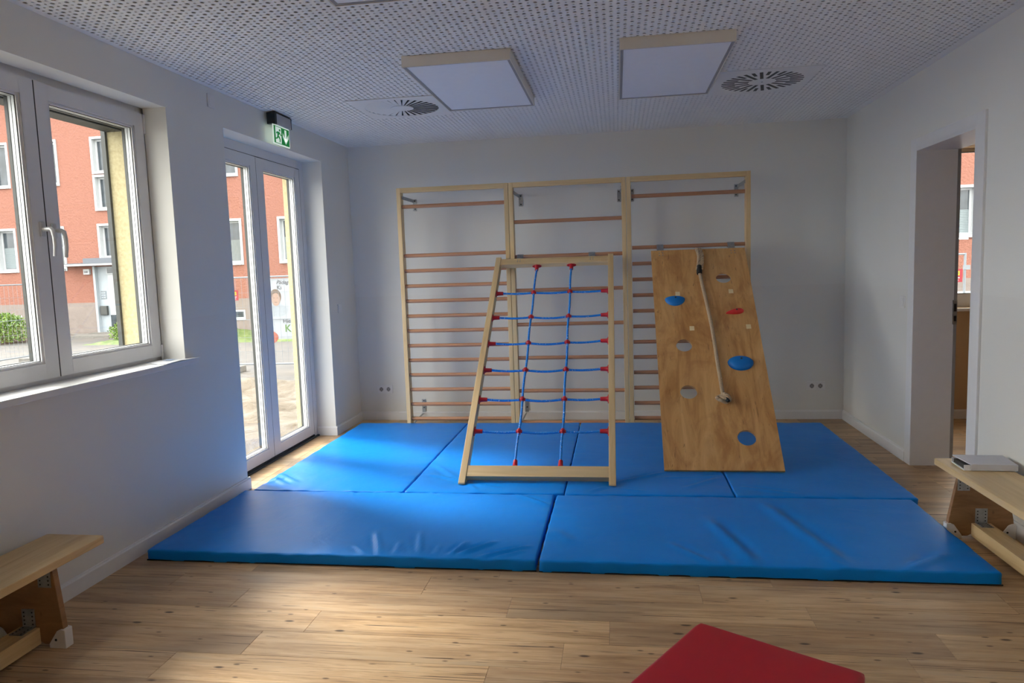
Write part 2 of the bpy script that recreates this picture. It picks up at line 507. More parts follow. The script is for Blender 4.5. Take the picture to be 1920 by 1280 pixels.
# side room shell
m = MB(); m.box(8.0, 8.2, -4.5, 0, 0, H); struct(m, 'wall_side_room_far', M_WALL2, 'far wall of the side room', 'wall')
m = MB(); m.box(W+0.25, 8.2, -4.7, -4.5, 0, H); struct(m, 'wall_side_room_near', M_WALL2, 'near wall of the side room', 'wall')
m = MB(); m.box(5.352, 7.99, -4.49, -0.002, 2.304, H-0.001)  # tan body paints in the shade on the beam's underside
struct(m, 'trim_4', M_WALL2, 'boxed-in beam above the side room window, shade of its underside painted in', 'beam')
m = MB(); m.box(5.345, 5.352, -4.49, -0.002, 2.304, H-0.001)  # thin paler slab paints in the lit side of the beam
struct(m, 'trim_5', M_WALL, 'side face of the boxed-in beam in the side room, light painted in as a paler colour', 'beam')
m = MB(); m.box(W+0.25, 8.2, -4.7, 0.0, H, H+0.2); struct(m, 'ceiling_side_room', M_WALL, 'white ceiling of the side room', 'ceiling')
m = MB(); m.box(-TH, 8.2, YB-0.3, 0.3, H+0.2, 3.1); struct(m, 'roof_slab', M_CONC, 'slab above the ceiling', 'roof')
m = MB(); m.box(-TH, 8.2, YB-0.3, 0.3, -0.6, -0.03); struct(m, 'floor_slab', M_CONC, 'slab under the floor', 'floor')

# ceiling: perforated acoustic board, 66 mm pattern of 20 mm and 12 mm holes, real holes
def perforated():
    P = 0.03322
    x0, y1 = 0.030, -0.035
    nx = int((W-0.06)/P); ny = 150
    vs, fs = [], []
    for j in range(ny+1):
        for i in range(nx+1): vs.append((x0+i*P, y1-j*P, 0))
    for j in range(ny):
        for i in range(nx):
            r = 0.0102 if (i+j) % 2 else 0.0062
            n = 8
            cx, cy = x0+(i+.5)*P, y1-(j+.5)*P
            b = len(vs)
            for k in range(n):
                a = 2*PI*(k+.5)/n
                vs.append((cx+r*math.cos(a), cy+r*math.sin(a), 0))
            for k in range(n):
                a = 2*PI*(k+.5)/n
                vs.append((cx+r*math.cos(a), cy+r*math.sin(a), 0.0035))
            c00 = j*(nx+1)+i; c10 = c00+1; c01 = c00+nx+1; c11 = c01+1
            # corners: c11 = (+x,-y), c01 = (-x,-y), c00 = (-x,+y), c10 = (+x,+y)
            # hole verts angles 22.5+45k
            fs += [(c10, b+0, b+1), (c00, b+2, b+3), (c01, b+4, b+5), (c11, b+6, b+7),
                   (c10, b+1, b+2, c00), (c00, b+3, b+4, c01), (c01, b+5, b+6, c11), (c11, b+7, b+0, c10)]
            for k in range(n): fs.append((b+k, b+(k+1) % n, b+n+(k+1) % n, b+n+k))
    # plain margins
    xe, ye = x0+nx*P, y1-ny*P
    for (a, b_, c, d) in ((0, x0, YB, 0), (xe, W, YB, 0), (x0, xe, y1, 0), (x0, xe, YB, ye)):
        o = len(vs); vs += [(a, c, 0), (b_, c, 0), (b_, d, 0), (a, d, 0)]; fs.append((o, o+3, o+2, o+1))
    me = bpy.data.meshes.new('ceiling'); me.from_pydata(vs, [], fs); me.update()
    me.materials.append(M_CEIL)
    o = bpy.data.objects.new('ceiling', me); COL.objects.link(o); o.location = (0, 0, H)
    o['kind'] = 'structure'; o['label'] = 'perforated white acoustic ceiling'; o['category'] = 'ceiling'
    return o
ceil = perforated()
m = MB(); m.box(0.0, W, YB, 0, H+0.012, H+0.03)
struct(m, 'backing_fleece', M_VOID, parent=None)
ceil_back = bpy.data.objects['backing_fleece']; ceil_back.parent = ceil; ceil_back.location = (0, 0, -H)
m = MB(); m.box(-0.22, W+0.25, YB-0.3, 0.3, H+0.031, H+0.2); struct(m, 'ceiling_slab', M_CONC, 'concrete slab above the perforated ceiling', 'ceiling')

# floor: vinyl planks
m = MB(); m.box(-0.17, W+0.25, YB, 0, -0.03, -0.0035)
fl = struct(m, 'floor', M_UNDER, 'wood-look plank floor', 'floor')
PW, PL = 0.183, 1.2135
plank_cache = {}
def plank(x0, x1, y0, y1, parent):
    w, d = round(x1-x0, 4), round(y1-y0, 4)
    if w < 0.02 or d < 0.012: return
    k = (w, d)
    if k not in plank_cache:
        g = 0.0004
        mb = MB(); mb.box(-w/2+g, w/2-g, -d/2+g, d/2-g, -0.0034, 0)
        o = mb.build('plank', M_FLOOR, parent, bevel=0.0006, seg=1); plank_cache[k] = o
    else:
        o = plank_cache[k].copy(); COL.objects.link(o); o.parent = parent
    o.location = ((x0+x1)/2, (y0+y1)/2, 0)
fixed = {0: 0.79, 1: 0.0}
rows = []
y = -3.672 + PW*20
while y > -5.3:
    rows.append((y-PW, y)); y -= PW
known = {20: 0.79, 21: 2.425-PL, 23: 0.785, 19: 2.81-2*PL}
for ri, (ya, yb_) in enumerate(rows):
    ya_, yc = max(ya, YB), min(yb_, 0)
    if yc - ya_ < 0.02: continue
    off = known.get(ri, random.uniform(0, PL))
    xs = [0.0]; x = off % PL
    while x < W-0.03:
        if x > 0.05: xs.append(x)
        x += PL
    xs.append(W)
    for a, b in zip(xs, xs[1:]): plank(a, b, ya_, yc, fl)
    # terrace door recess and doorway
    a0, a1 = max(ya_, -2.205), min(yc, -0.645)
    if a1-a0 > 0.01: plank(-0.165, 0.0, a0, a1, fl)
    a0, a1 = max(ya_, DY0), min(yc, DY1)
    if a1-a0 > 0.01: plank(W, W+0.25, a0, a1, fl)
m = MB(); m.box(0, W, YB, rows[-1][0], -0.0034, 0); struct(m, 'plank_field', M_FLOOR, parent=fl)
m = MB(); m.box(W+0.25, 8.0, -4.5, 0, -0.03, -0.0035)
fl2 = struct(m, 'floor_side_room', M_UNDER, 'plank floor of the side room', 'floor')
for ri, (ya, yb_) in enumerate(rows):
    ya_, yc = max(ya, -4.5), min(yb_, 0)
    if yc-ya_ < 0.02: continue
    xs = [W+0.25]; x = W+0.25 + random.uniform(0.1, PL)
    while x < 7.9: xs.append(x); x += PL
    xs.append(8.0)
    for a, b in zip(xs, xs[1:]): plank(a, b, ya_, yc, fl2)

# baseboards with a small top chamfer
def base_profile_x(m, x_in, sgn, y0, y1):
    t = 0.015*sgn
    m.prism([(x_in, 0), (x_in+t, 0), (x_in+t, 0.068), (x_in+t*0.55, 0.074), (x_in+t*0.55, 0.080), (x_in, 0.080)], 'y', y0, y1)
def base_profile_y(m, y_in, sgn, x0, x1):
    t = 0.015*sgn
    m.prism([(y_in, 0), (y_in+t, 0), (y_in+t, 0.068), (y_in+t*0.55, 0.074), (y_in+t*0.55, 0.080), (y_in, 0.080)], 'x', x0, x1)
m = MB(); base_profile_x(m, 0, 1, -0.645, -0.015); base_profile_x(m, 0, 1, YB, -2.19)
base_profile_y(m, -0.645, -1, -0.165, 0.0149)
base_profile_y(m, -2.205, 1, -0.165, 0.0149)
struct(m, 'baseboard_left', M_TRIM, 'white baseboard along the window wall', 'baseboard')
m = MB(); base_profile_y(m, 0, -1, 0, W); struct(m, 'baseboard_back', M_TRIM, 'white baseboard along the back wall', 'baseboard')
m = MB(); base_profile_x(m, W, -1, -1.41, -0.015); base_profile_x(m, W, -1, YB, -2.405)
struct(m, 'baseboard_right', M_TRIM, 'white baseboard along the right wall', 'baseboard')
m = MB(); base_profile_y(m, 0, -1, W+0.25, 8.0); struct(m, 'baseboard_side_room', M_TRIM, 'white baseboard in the side room', 'baseboard')

# right doorway lining (door_2)
dr = thing('door_2', 'white steel-look door lining of the open doorway', 'doorway', (W, (DY0+DY1)/2, 0)); dr['kind'] = 'structure'
def dl(m, name, mat=M_TRIM, **k): return m.build(name, mat, dr, **k)
def off(m, d): m.v = [(x-d[0], y-d[1], z-d[2]) for x, y, z in m.v]; return m
dloc = (W, (DY0+DY1)/2, 0)
m = MB(); m.box(W-0.014, W, DY1-0.005, DY1+0.075, 0, DZ+0.062); m.box(W-0.014, W+0.255, DY1-0.022, DY1, 0, DZ)
dl(off(m, dloc), 'jamb', bevel=0.002)
m = MB(); m.box(W-0.014, W, DY0-0.085, DY0+0.005, 0, DZ+0.062); m.box(W-0.014, W+0.255, DY0, DY0+0.022, 0, DZ)
dl(off(m, dloc), 'jamb', bevel=0.002)
m = MB(); m.box(W-0.014, W, DY0+0.005, DY1-0.005, DZ-0.005, DZ+0.062); m.box(W-0.014, W+0.255, DY0+0.022, DY1-0.022, DZ-0.02, DZ+0.001)
dl(off(m, dloc), 'head_casing', bevel=0.002)
m = MB(); m.box(W+0.236, W+0.2555, DY1-0.0245, DY1-0.0215, 0, DZ-0.021)
dl(off(m, dloc), 'rebate_seal', M_SOCKHOLE)
m = MB(); m.box(W+0.228, W+0.2565, DY1-0.0265, DY1-0.0215, 0.955, 1.115)
sp = dl(off(m, dloc), 'strike_plate', M_STEEL)
m = MB(); m.box(W+0.236, W+0.251, DY1-0.0275, DY1-0.0263, 0.975, 1.01); m.box(W+0.236, W+0.251, DY1-0.0275, DY1-0.0263, 1.04, 1.09)
o = m.build('latch_slot', M_BLACK, sp, origin=(0, 0, 0)); o.data.transform(Matrix.Translation((-dloc[0], -dloc[1], 0)))

# ------------------------------------------------------------------ windows
def sash(parent, yo0, yo1, zo0, zo1, yg0, yg1, zg0, zg1, xf, xb, name='sash', handle=None, slim=False):
    """one casement: white frame ring, stepped bead, triple glazing with spacers, seals"""
    m = MB()
    def ring(a, b, o, i):
        (p0, p1, q0, q1), (r0, r1, s0, s1) = o, i
        m.box(a, b, p0, r0, q0, q1); m.box(a, b, r1, p1, q0, q1)
        m.box(a, b, r0, r1, q0, s0); m.box(a, b, r0, r1, s1, q1)
    e = 0.012
    ring(xb, xf, (yo0, yo1, zo0, zo1), (yg0-e, yg1+e, zg0-e, zg1+e))
    ring(xb, xf-0.007, (yg0-e, yg1+e, zg0-e, zg1+e), (yg0, yg1, zg0, zg1))
    s = m.build(name, M_PVC, parent, bevel=0.0012, seg=1)
    def ring2(nm, a, b, d, mat):
        k = MB(); o = (yg0, yg1, zg0, zg1); i = (yg0+d, yg1-d, zg0+d, zg1-d)
        k.box(a, b, o[0], i[0], o[2], o[3]); k.box(a, b, i[1], o[1], o[2], o[3])
        k.box(a, b, i[0], i[1], o[2], i[2]); k.box(a, b, i[0], i[1], i[3], o[3])
        return k.build(nm, mat, s)
    x = xf-0.016
    ring2('seal', x-0.002, x+0.001, 0.003, M_GASKET)
    ring2('spacer', x-0.016, x-0.002, 0.0025, M_ALU)
    ring2('seal', x-0.019, x-0.016, 0.003, M_GASKET)
    ring2('spacer', x-0.034, x-0.019, 0.0025, M_ALU)
    ring2('seal', xb-0.004, x-0.034, 0.006, M_DARKALU)
    k = MB()
    for gx in (x-0.002,):
        k.add([(gx, yg0, zg0), (gx, yg1, zg0), (gx, yg1, zg1), (gx, yg0, zg1)], [(0, 1, 2, 3)])
    k.build('pane', M_GLASS, s)
    if handle is not None:
        hy, hz = handle
        m = MB(); m.box(xf, xf+0.010, hy-0.014, hy+0.014, hz-0.035, hz+0.035)
        h = m.build('handle', M_HANDLE, s, bevel=0.004)
        # lever: neck out into the room, then a curved grip hanging down
        k = MB()
        pts = [(xf+0.005, hy, hz), (xf+0.048, hy, hz), (xf+0.056, hy, hz-0.006), (xf+0.062, hy, hz-0.04), (xf+0.062, hy, hz-0.08), (xf+0.056, hy, hz-0.125)]
        k.tube(pts, [0.011, 0.011, 0.0105, 0.0095, 0.009, 0.0075], 10)
        g = k.build('handle_grip', M_HANDLE, parent, smooth=True)
    return s

def window_left(n, y0, y1, zb, zt, nsash, loc):
    w = thing('window_%d' % n, None, None, (0, 0, 0)); w['kind'] = 'structure'
    return w
w1 = thing('window_1', 'two-sash white plastic window in the left wall', 'window', (0, 0, 0)); w1['kind'] = 'structure'
def frame(parent, y0, y1, z0, z1, iy0, iy1, iz0, iz1, xb, xf):
    m = MB()
    m.box(xb, xf, y0, iy0, z0, z1); m.box(xb, xf, iy1, y1, z0, z1); m.box(xb, xf, iy0, iy1, z0, iz0); m.box(xb, xf, iy0, iy1, iz1, z1)
    return m.build('frame', M_PVC, parent, bevel=0.001, seg=1)
frame(w1, -4.419, -2.746, 0.921, 2.409, -4.32, -2.85, 1.0, 2.31, -0.219, -0.158)
sash(w1, -4.358, -3.592, 0.978, 2.343, -4.27, -3.685, 1.062, 2.255, -0.138, -0.20, handle=(-3.622, 1.667))
sash(w1, -3.585, -2.812, 0.978, 2.343, -3.497, -2.905, 1.062, 2.255, -0.138, -0.20, handle=(-3.552, 1.662))
for hz in (0.995, 2.29):
    m = MB(); m.tube([(-0.135, -2.812, hz-0.055), (-0.135, -2.812, hz-0.004)], 0.0075, 8)
    m.tube([(-0.135, -2.812, hz-0.004), (-0.135, -2.812, hz)], 0.005, 8); m.tube([(-0.135, -2.812, hz), (-0.135, -2.812, hz+0.05)], 0.0075, 8)
    m.build('hinge', M_PVC, w1)
m = MB(); m.box(-0.157, -0.1392, -3.5925, -3.5845, 0.979, 2.342); m.build('meeting_gap', M_BLACK, w1)
m = MB()  # blind rails and box outside
m.box(-0.35, -0.325, -2.888, -2.868, 0.96, 2.30); m.box(-0.35, -0.325, -4.30, -4.28, 0.96, 2.30)
m.build('blind_rail', M_DARKALU, w1)
m = MB(); m.box(-0.325, -0.222, -4.299, -2.871, 2.245, 2.2745); m.build('blind_box', M_BLINDBOX, w1)
m = MB(); m.box(-0.40, -0.215, -4.30, -2.87, 0.925, 0.955); m.build('outer_sill', M_ALU, w1)
# unseen window behind the camera, added to bring in daylight; same type, three sashes
w2 = thing('window_2', 'three-sash white window added out of view along the left wall for daylight', 'window', (0, 0, 0)); w2['kind'] = 'structure'
frame(w2, -7.759, -5.341, 0.921, 2.409, -7.66, -5.44, 1.0, 2.31, -0.219, -0.158)
for k in range(3):
    a = -7.70+k*0.7666
    sash(w2, a+0.003, a+0.763, 0.978, 2.343, a+0.09, a+0.677, 1.062, 2.255, -0.138, -0.20)
# sills
m = MB(); m.box(-0.155, 0.035, -4.45, -2.725, 0.927, 0.957)
struct(m, 'trim_1', M_SILL, 'white window sill board under the left window', 'window sill', bevel=0.003)
m = MB(); m.box(-0.155, 0.035, -7.78, -5.32, 0.927, 0.957)
struct(m, 'trim_2', M_SILL, 'white window sill board of the added rear window', 'window sill', bevel=0.003)

# terrace door
d1 = thing('door_1', 'white glazed double terrace door with a black threshold seal', 'door', (0, 0, 0)); d1['kind'] = 'structure'
m = MB()
xb, xf = -0.24, -0.170
m.box(xb, xf, -0.722, -0.6455, 0.0, 2.3725); m.box(xb, xf, -2.304, -2.228, 0.0, 2.3725)
m.box(xb, xf, -2.228, -0.722, 2.307, 2.3725)
m.build('frame', M_PVC, d1, bevel=0.001, seg=1)
m = MB(); m.box(-0.235, -0.168, -2.228, -0.722, 0.002, 0.026); m.build('threshold', M_GASKET, d1)
m = MB(); m.box(-0.168, -0.150, -2.20, -0.662, 0.001, 0.012); m.build('threshold_strip', M_DARKALU, d1)
sash(d1, -1.473, -0.727, 0.030, 2.302, -1.352, -0.822, 0.118, 2.215, -0.168, -0.232, name='door_leaf')
sash(d1, -2.224, -1.477, 0.030, 2.302, -2.128, -1.572, 0.118, 2.215, -0.168, -0.232, name='door_leaf')
m = MB(); m.box(-0.20, -0.1685, -1.4772, -1.4728, 0.03, 2.30); m.box(-0.2, -0.1695, -2.226, -0.7215, 2.3025, 2.3075); m.box(-0.2, -0.1695, -0.7265, -0.7205, 0.03, 2.3025)
m.build('leaf_gap', M_BLACK, d1)
m = MB(); m.box(-0.45, -0.24, -2.25, -0.70, -0.045, -0.005); m.build('outer_sill', M_ALU, d1)

# side room window
w4 = thing('window_3', 'white window of the side room, seen through the doorway', 'window', (0, 0, 0)); w4['kind'] = 'structure'
m = MB(); yy0, yy1 = 0.12, 0.19
a0, a1, b0, b1 = RW
m.box(a0, a0+0.10, yy0, yy1, b0, b1); m.box(a1-0.10, a1, yy0, yy1, b0, b1); m.box(5.72, 5.82, yy0, yy1, b0, b1)
m.box(a0, a1, yy0, yy1, b0, b0+0.115); m.box(a0, a1, yy0, yy1, b1-0.03, b1)
m.build('frame', M_PVC, w4, bevel=0.001, seg=1)
m = MB(); m.add([(a0, 0.16, b0), (a1, 0.16, b0), (a1, 0.16, b1), (a0, 0.16, b1)], [(0, 1, 2, 3)]); m.build('pane', M_GLASS, w4)
m = MB(); m.box(a0+0.1, a1-0.1, 0.115, 0.125, b0+0.115, b0+0.12); m.box(a0+0.1, a1-0.1, 0.115, 0.125, b1-0.036, b1-0.03); m.build('seal', M_GASKET, w4)
m = MB(); m.box(a0-0.05, a1+0.05, -0.03, 0.12, 0.928, 0.953); struct(m, 'trim_3', M_SILL, 'white window sill of the side room', 'window sill', bevel=0.002)

# ------------------------------------------------------------------ crash mats
def gym_mat(label, w, d, t, loc, rotz, folds, dents, seed, cat='gym mat', mat=M_MAT, group=None, name='gym_mat', r=0.010, pleat=0.0016, strip=True, amp=0.0022):
    nx = int(w/0.014); ny = int(d/0.014)
    vs = []; fs = []
    def dz(x, y):
        p = Vector((x*2.2, y*2.2, seed*3.1))
        h = amp*noise.noise(p) + amp*0.5*noise.noise(p*3)
        e = min(x, w-x, y, d-y)
        h -= 0.004*math.exp(-e/0.03)
        # puckers running in from the seams
        for (ax, c) in ((x, min(y, d-y)), (y, min(x, w-x))):
            h += pleat*math.exp(-c/0.07)*noise.noise(Vector((ax*13, seed*7.7, 0)))*2.4
        for (x0, y0, x1, y1, wd, hh) in folds:
            hh *= 1.7; dx, dy = x1-x0, y1-y0; L2 = dx*dx+dy*dy
            s = max(0, min(1, ((x-x0)*dx+(y-y0)*dy)/L2))
            px, py = x0+s*dx-x, y0+s*dy-y
            cr = (px*dy-py*dx)/math.sqrt(L2)
            q = math.hypot(px, py)
            f = math.exp(-(q/wd)**2)*min(1, 4*s+0.25)*min(1, 4*(1-s)+0.35)
            h += hh*f - hh*0.7*math.exp(-((q-2*wd)/wd)**2)*(1 if cr > 0 else 0)*min(1, 3*s)*min(1, 3*(1-s))
        for (cx, cy, rr, hh) in dents:
            q = math.hypot(x-cx, y-cy); h -= hh*math.exp(-(q/rr)**2)
        return h
    xs = [r+(w-2*r)*i/nx for i in range(nx+1)]; ys = [r+(d-2*r)*j/ny for j in range(ny+1)]
    for j in range(ny+1):
        for i in range(nx+1): vs.append((xs[i], ys[j], t+dz(xs[i], ys[j])))
    for j in range(ny):
        for i in range(nx):
            a = j*(nx+1)+i; fs.append((a, a+1, a+nx+2, a+nx+1))
    per = [(i, 0) for i in range(nx)] + [(nx, j) for j in range(ny)] + [(i, ny) for i in range(nx, 0, -1)] + [(0, j) for j in range(ny, 0, -1)]
    prev = [j*(nx+1)+i for i, j in per]
    for step, (o, z) in enumerate(((0.3*r, -0.05*r), (0.75*r, -0.35*r), (r, -r), (r*0.9, -t*0.45), (r, -t*0.8), (r*0.9, -t+0.003), (r*0.5, -t))):
        cur = []
        for q, (i, j) in enumerate(per):
            nxn = (-1 if i == 0 else 1 if i == nx else 0); nyn = (-1 if j == 0 else 1 if j == ny else 0)
            l = math.hypot(nxn, nyn) or 1
            x, y = xs[i], ys[j]
            wob = 0.0
            if 2 <= step <= 5:
                wob = 0.0065*noise.noise(Vector((x*11+y*13, seed*5.0, z*8)))
            zz = t+z+(dz(x, y) if step < 2 else dz(x, y)*0.5 if step == 2 else 0)
            if step == 6: zz = 0.0
            cur.append(len(vs)); vs.append((x+nxn/l*(o+wob), y+nyn/l*(o+wob), max(zz, 0.0)))
        n = len(per)
        for q in range(n): fs.append((prev[q], cur[q], cur[(q+1) % n], prev[(q+1) % n]))
        prev = cur
    fs.append(tuple(prev))
    root = thing(name, label, cat, loc, (0, 0, rotz), group)
    m = MB(); m.add(vs, fs)
    o = m.build('cover', mat, root, smooth='all')
    if strip:
        k = MB(); k.box(0.012, w-0.012, 0.012, d-0.012, -0.0, 0.006)
        k.v = [(x, y, z*0.9+0.0003) for x, y, z in k.v]
        ant = MB(); ant.box(-0.001, w+0.001, -0.001, 0.004, 0.002, 0.007)
        ant.build('base_seam', M_BLACK, root)
    return root
T = 0.060
bx, by = 0.139, -2.406
def back_folds(x0, segs): return [(a-x0, b-by, c-x0, d-by, wd, hh) for (a, b, c, d, wd, hh) in segs]
BF = [(1.502, -2.21, 1.736, -2.323, 0.014, 0.003), (1.432, -2.149, 1.196, -2.024, 0.016, 0.003), (1.415, -2.117, 1.20, -1.811, 0.02, 0.003), (1.486, -2.179, 1.60, -2.385, 0.014, 0.003),
      (2.456, -2.161, 2.755, -1.943, 0.014, 0.004), (2.43, -2.267, 2.611, -2.346, 0.012, 0.003), (2.403, -2.238, 2.292, -2.359, 0.012, 0.003), (2.864, -2.274, 3.10, -2.046, 0.018, 0.004),
      (2.734, -2.059, 3.13, -2.013, 0.015, 0.003), (3.169, -2.233, 3.485, -2.365, 0.018, 0.004), (0.151, -2.156, 0.329, -2.312, 0.018, 0.006), (0.146, -2.053, 0.36, -2.25, 0.018, 0.005), (0.16, -2.30, 0.22, -2.15, 0.016, 0.004)]
DE = [(1.475, -2.20, 0.07, 0.012), (2.425, -2.22, 0.07, 0.012)]
names = ['blue gym mat in the back row next to the terrace door', 'blue gym mat in the back row, second from the terrace door', 'blue gym mat in the back row between the net frame and the climbing board', 'blue gym mat in the back row by the open doorway wall']
for k in range(4):
    x0 = bx + k*1.0
    gym_mat(names[k], 0.994, 1.996, T, (x0+0.003, by+0.002, 0), 0,
            [f for f in back_folds(x0, BF) if -0.2 < f[0] < 1.2 or -0.2 < f[2] < 1.2],
            [(a-x0, b-by, c, d) for a, b, c, d in DE], k+1, group='blue crash mats')
fx, fy, fa = 0.087, -3.402, -0.003
FR = [(3.245, -2.50, 3.462, -3.371, 0.035, 0.009), (2.926, -2.798, 3.068, -3.38, 0.028, 0.008), (2.699, -3.151, 2.871, -3.377, 0.02, 0.004), (2.921, -3.251, 2.954, -3.396, 0.015, 0.003),
      (3.709, -3.39, 3.939, -3.222, 0.022, 0.006), (3.401, -3.291, 3.438, -3.389, 0.014, 0.003), (2.12, -3.002, 2.229, -3.176, 0.03, 0.003)]
FLf = [(1.802, -3.384, 2.035, -3.243, 0.012, 0.004), (1.699, -3.364, 1.855, -3.198, 0.014, 0.005), (1.587, -3.371, 1.579, -3.252, 0.014, 0.004), (1.507, -3.367, 1.436, -3.082, 0.02, 0.006), (1.476, -3.387, 1.428, -3.242, 0.012, 0.003),
       (1.886, -3.387, 2.013, -3.3, 0.011, 0.003), (1.851, -2.433, 2.052, -2.612, 0.016, 0.004), (1.295, -2.399, 1.386, -2.508, 0.014, 0.004), (1.084, -2.407, 1.137, -2.519, 0.013, 0.004), (1.659, -3.375, 1.709, -3.206, 0.012, 0.004),
       (1.311, -3.378, 1.199, -3.093, 0.02, 0.006), (1.389, -3.373, 1.366, -3.225, 0.014, 0.005), (1.239, -3.382, 1.141, -3.277, 0.014, 0.004), (0.789, -2.386, 0.851, -2.5, 0.013, 0.003), (0.939, -2.38, 1.006, -2.522, 0.013, 0.003), (1.092, -2.389, 1.158, -2.515, 0.012, 0.003)]
gym_mat('blue gym mat of the front row by the window wall, puckered at its front edge', 1.992, 0.988, T, (fx, fy+0.003, 0), fa, [(a-fx, b-fy, c-fx, d-fy, w_*(0.7 if a < 1.6 else 1.0), h_*(0.7 if a < 1.6 else 1.6)) for a, b, c, d, w_, h_ in FLf], [], 11, group='blue crash mats')
gym_mat('blue gym mat of the front row with two long diagonal folds', 1.992, 0.988, T, (fx+2.006, fy-0.006, 0), fa, [(a-fx-2.006, b-fy, c-fx-2.006, d-fy, w_, h_) for a, b, c, d, w_, h_ in FR], [], 12, group='blue crash mats')
# red foam block lower right
ang = math.atan2(-0.285, 0.458)
c0 = Vector((2.735, -4.207)); u = Vector((math.cos(ang), math.sin(ang)))
v = Vector((u.y, -u.x)) # towards the camera-left
o0 = c0 + v*0.95
gym_mat('red vinyl foam block on the floor at the bottom edge of the picture', 0.54, 0.95, 0.20, (o0.x, o0.y, 0), ang, [], [], 31, cat='foam block', mat=M_REDMAT, name='foam_block', r=0.02, pleat=0.0004, strip=False, amp=0.0006)

# ------------------------------------------------------------------ wall bars
YF = -0.400
def bracket(parent, x, side, z, yw=0.395, low=False):
    """angle iron from the inside of the upright to a screwed wall plate"""
    m = MB()
    xp = x + side*0.022
    if not low:
        m.box(min(x, x+side*0.005), max(x, x+side*0.005), 0.04, yw, z+0.006, z+0.034)
        m.box(min(x, x+side*0.034), max(x, x+side*0.034), yw-0.004, yw, z-0.072, z+0.036)
    else:
        m.tube([(x+side*0.003, 0.07, 0.035), (x+side*0.012, yw-0.02, 0.065)], 0.008, 6)
        m.box(min(x-0.0, x+side*0.034), max(x, x+side*0.034), yw-0.004, yw, 0.055, 0.20)
    b = m.build('bracket', M_STEEL, parent)
    for zz in ((z-0.055, z+0.02) if not low else (0.12, 0.185)):
        k = MB(); k.tube([(x+side*0.020, yw-0.008, zz), (x+side*0.020, yw-0.003, zz)], 0.007, 8)
        k.build('screw', M_DARKALU, b)
rung_obj = None
def wall_bars(label, x0, x1, zs, br):
    global rung_obj
    t = thing('wall_bars', label, 'wall bars', (x0, YF, 0), group='wooden wall bars')
    w = x1-x0; uw = 0.0365
    for a in (0, w-uw):
        m = MB(); m.box(a, a+uw, 0, 0.085, 0.0, 2.145); m.build('upright', M_PINE, t, bevel=0.003)
    m = MB(); m.box(uw, w-uw, 0.002, 0.045, 2.103, 2.145); m.build('top_rail', M_PINEX, t, bevel=0.002)
    for z in zs:
        if rung_obj is None:
            m = MB(); n = 14; vs = []
            m.tube([(-0.462, 0, 0), (0.462, 0, 0)], 0.0165, n)
            m.v = [(x, y*1.15, z) for x, y, z in m.v]
            rung_obj = m.build('rung', M_BEECH, t, smooth=True); o = rung_obj
        else:
            o = rung_obj.copy(); COL.objects.link(o); o.parent = t
        o.location = (w/2, 0.040, z)
    for (bx_, side, z, low) in br:
        bracket(t, bx_, side, z, low=low)
    return t
Z1 = [1.985, 1.555, 1.42, 1.286, 1.152, 1.018, .885, .752, .62, .487, .354, .22, .087]
Z2 = [1.811, 1.512, 1.22, .922, .627, .334, .048]
wall_bars('wooden wall bars bay with closely spaced rungs, standing free on the terrace door side', 0.574, 1.564, Z1, [(0.0365, 1, 2.045, False), (0.99-0.0365, -1, 2.045, False), (0.0365, 1, 0, True)])
wall_bars('middle bay of the wall bars with widely spaced rungs behind the net', 1.567, 2.562, Z2, [(0.0365, 1, 2.045, False), (0.995-0.0365, -1, 2.045, False), (0.0365, 1, 0, True)])
wall_bars('wooden wall bars bay with closely spaced rungs, partly hidden by the plywood climbing board', 2.566, 3.573, Z1, [(0.0365, 1, 2.045, False), (1.007-0.0365, -1, 2.045, False)])

# ------------------------------------------------------------------ net frame
yb_, zt_ = -2.247, 1.517
Ln = math.hypot(-0.44-yb_, zt_-0.06); th = math.atan2(-0.44-yb_, zt_-0.06)
nf = thing('net_climbing_frame', 'pine frame with a blue rope climbing net leaning on the middle wall bars', 'climbing net', (1.45, yb_, 0.06), (-th, 0, 0))
def nx_(x): return x-1.45
for (a, b) in ((1.450, 1.494), (2.405, 2.449)):
    m = MB()
    a_, b_ = nx_(a), nx_(b)
    dpt = 0.072
    prof = [(0.0, 0.012), (0.006, 0.004), (0.014, 0.010), (dpt-0.012, (dpt)*1.24-0.020), (dpt, dpt*1.24+0.004), (dpt, Ln-0.01), (dpt-0.01, Ln), (0.008, Ln), (0.0, Ln-0.008)]
    m.prism(prof, 'x', a_, b_)
    m.build('side_rail', M_PINE, nf, bevel=0.003)
m = MB(); m.box(nx_(1.494), nx_(2.405), 0.004, 0.044, 2.216, 2.294); m.build('top_rail', M_PINEX, nf, bevel=0.003)
m = MB(); m.box(nx_(1.494), nx_(2.405), 0.004, 0.050, 0.066, 0.151); m.build('bottom_rail', M_PINEX, nf, bevel=0.003)
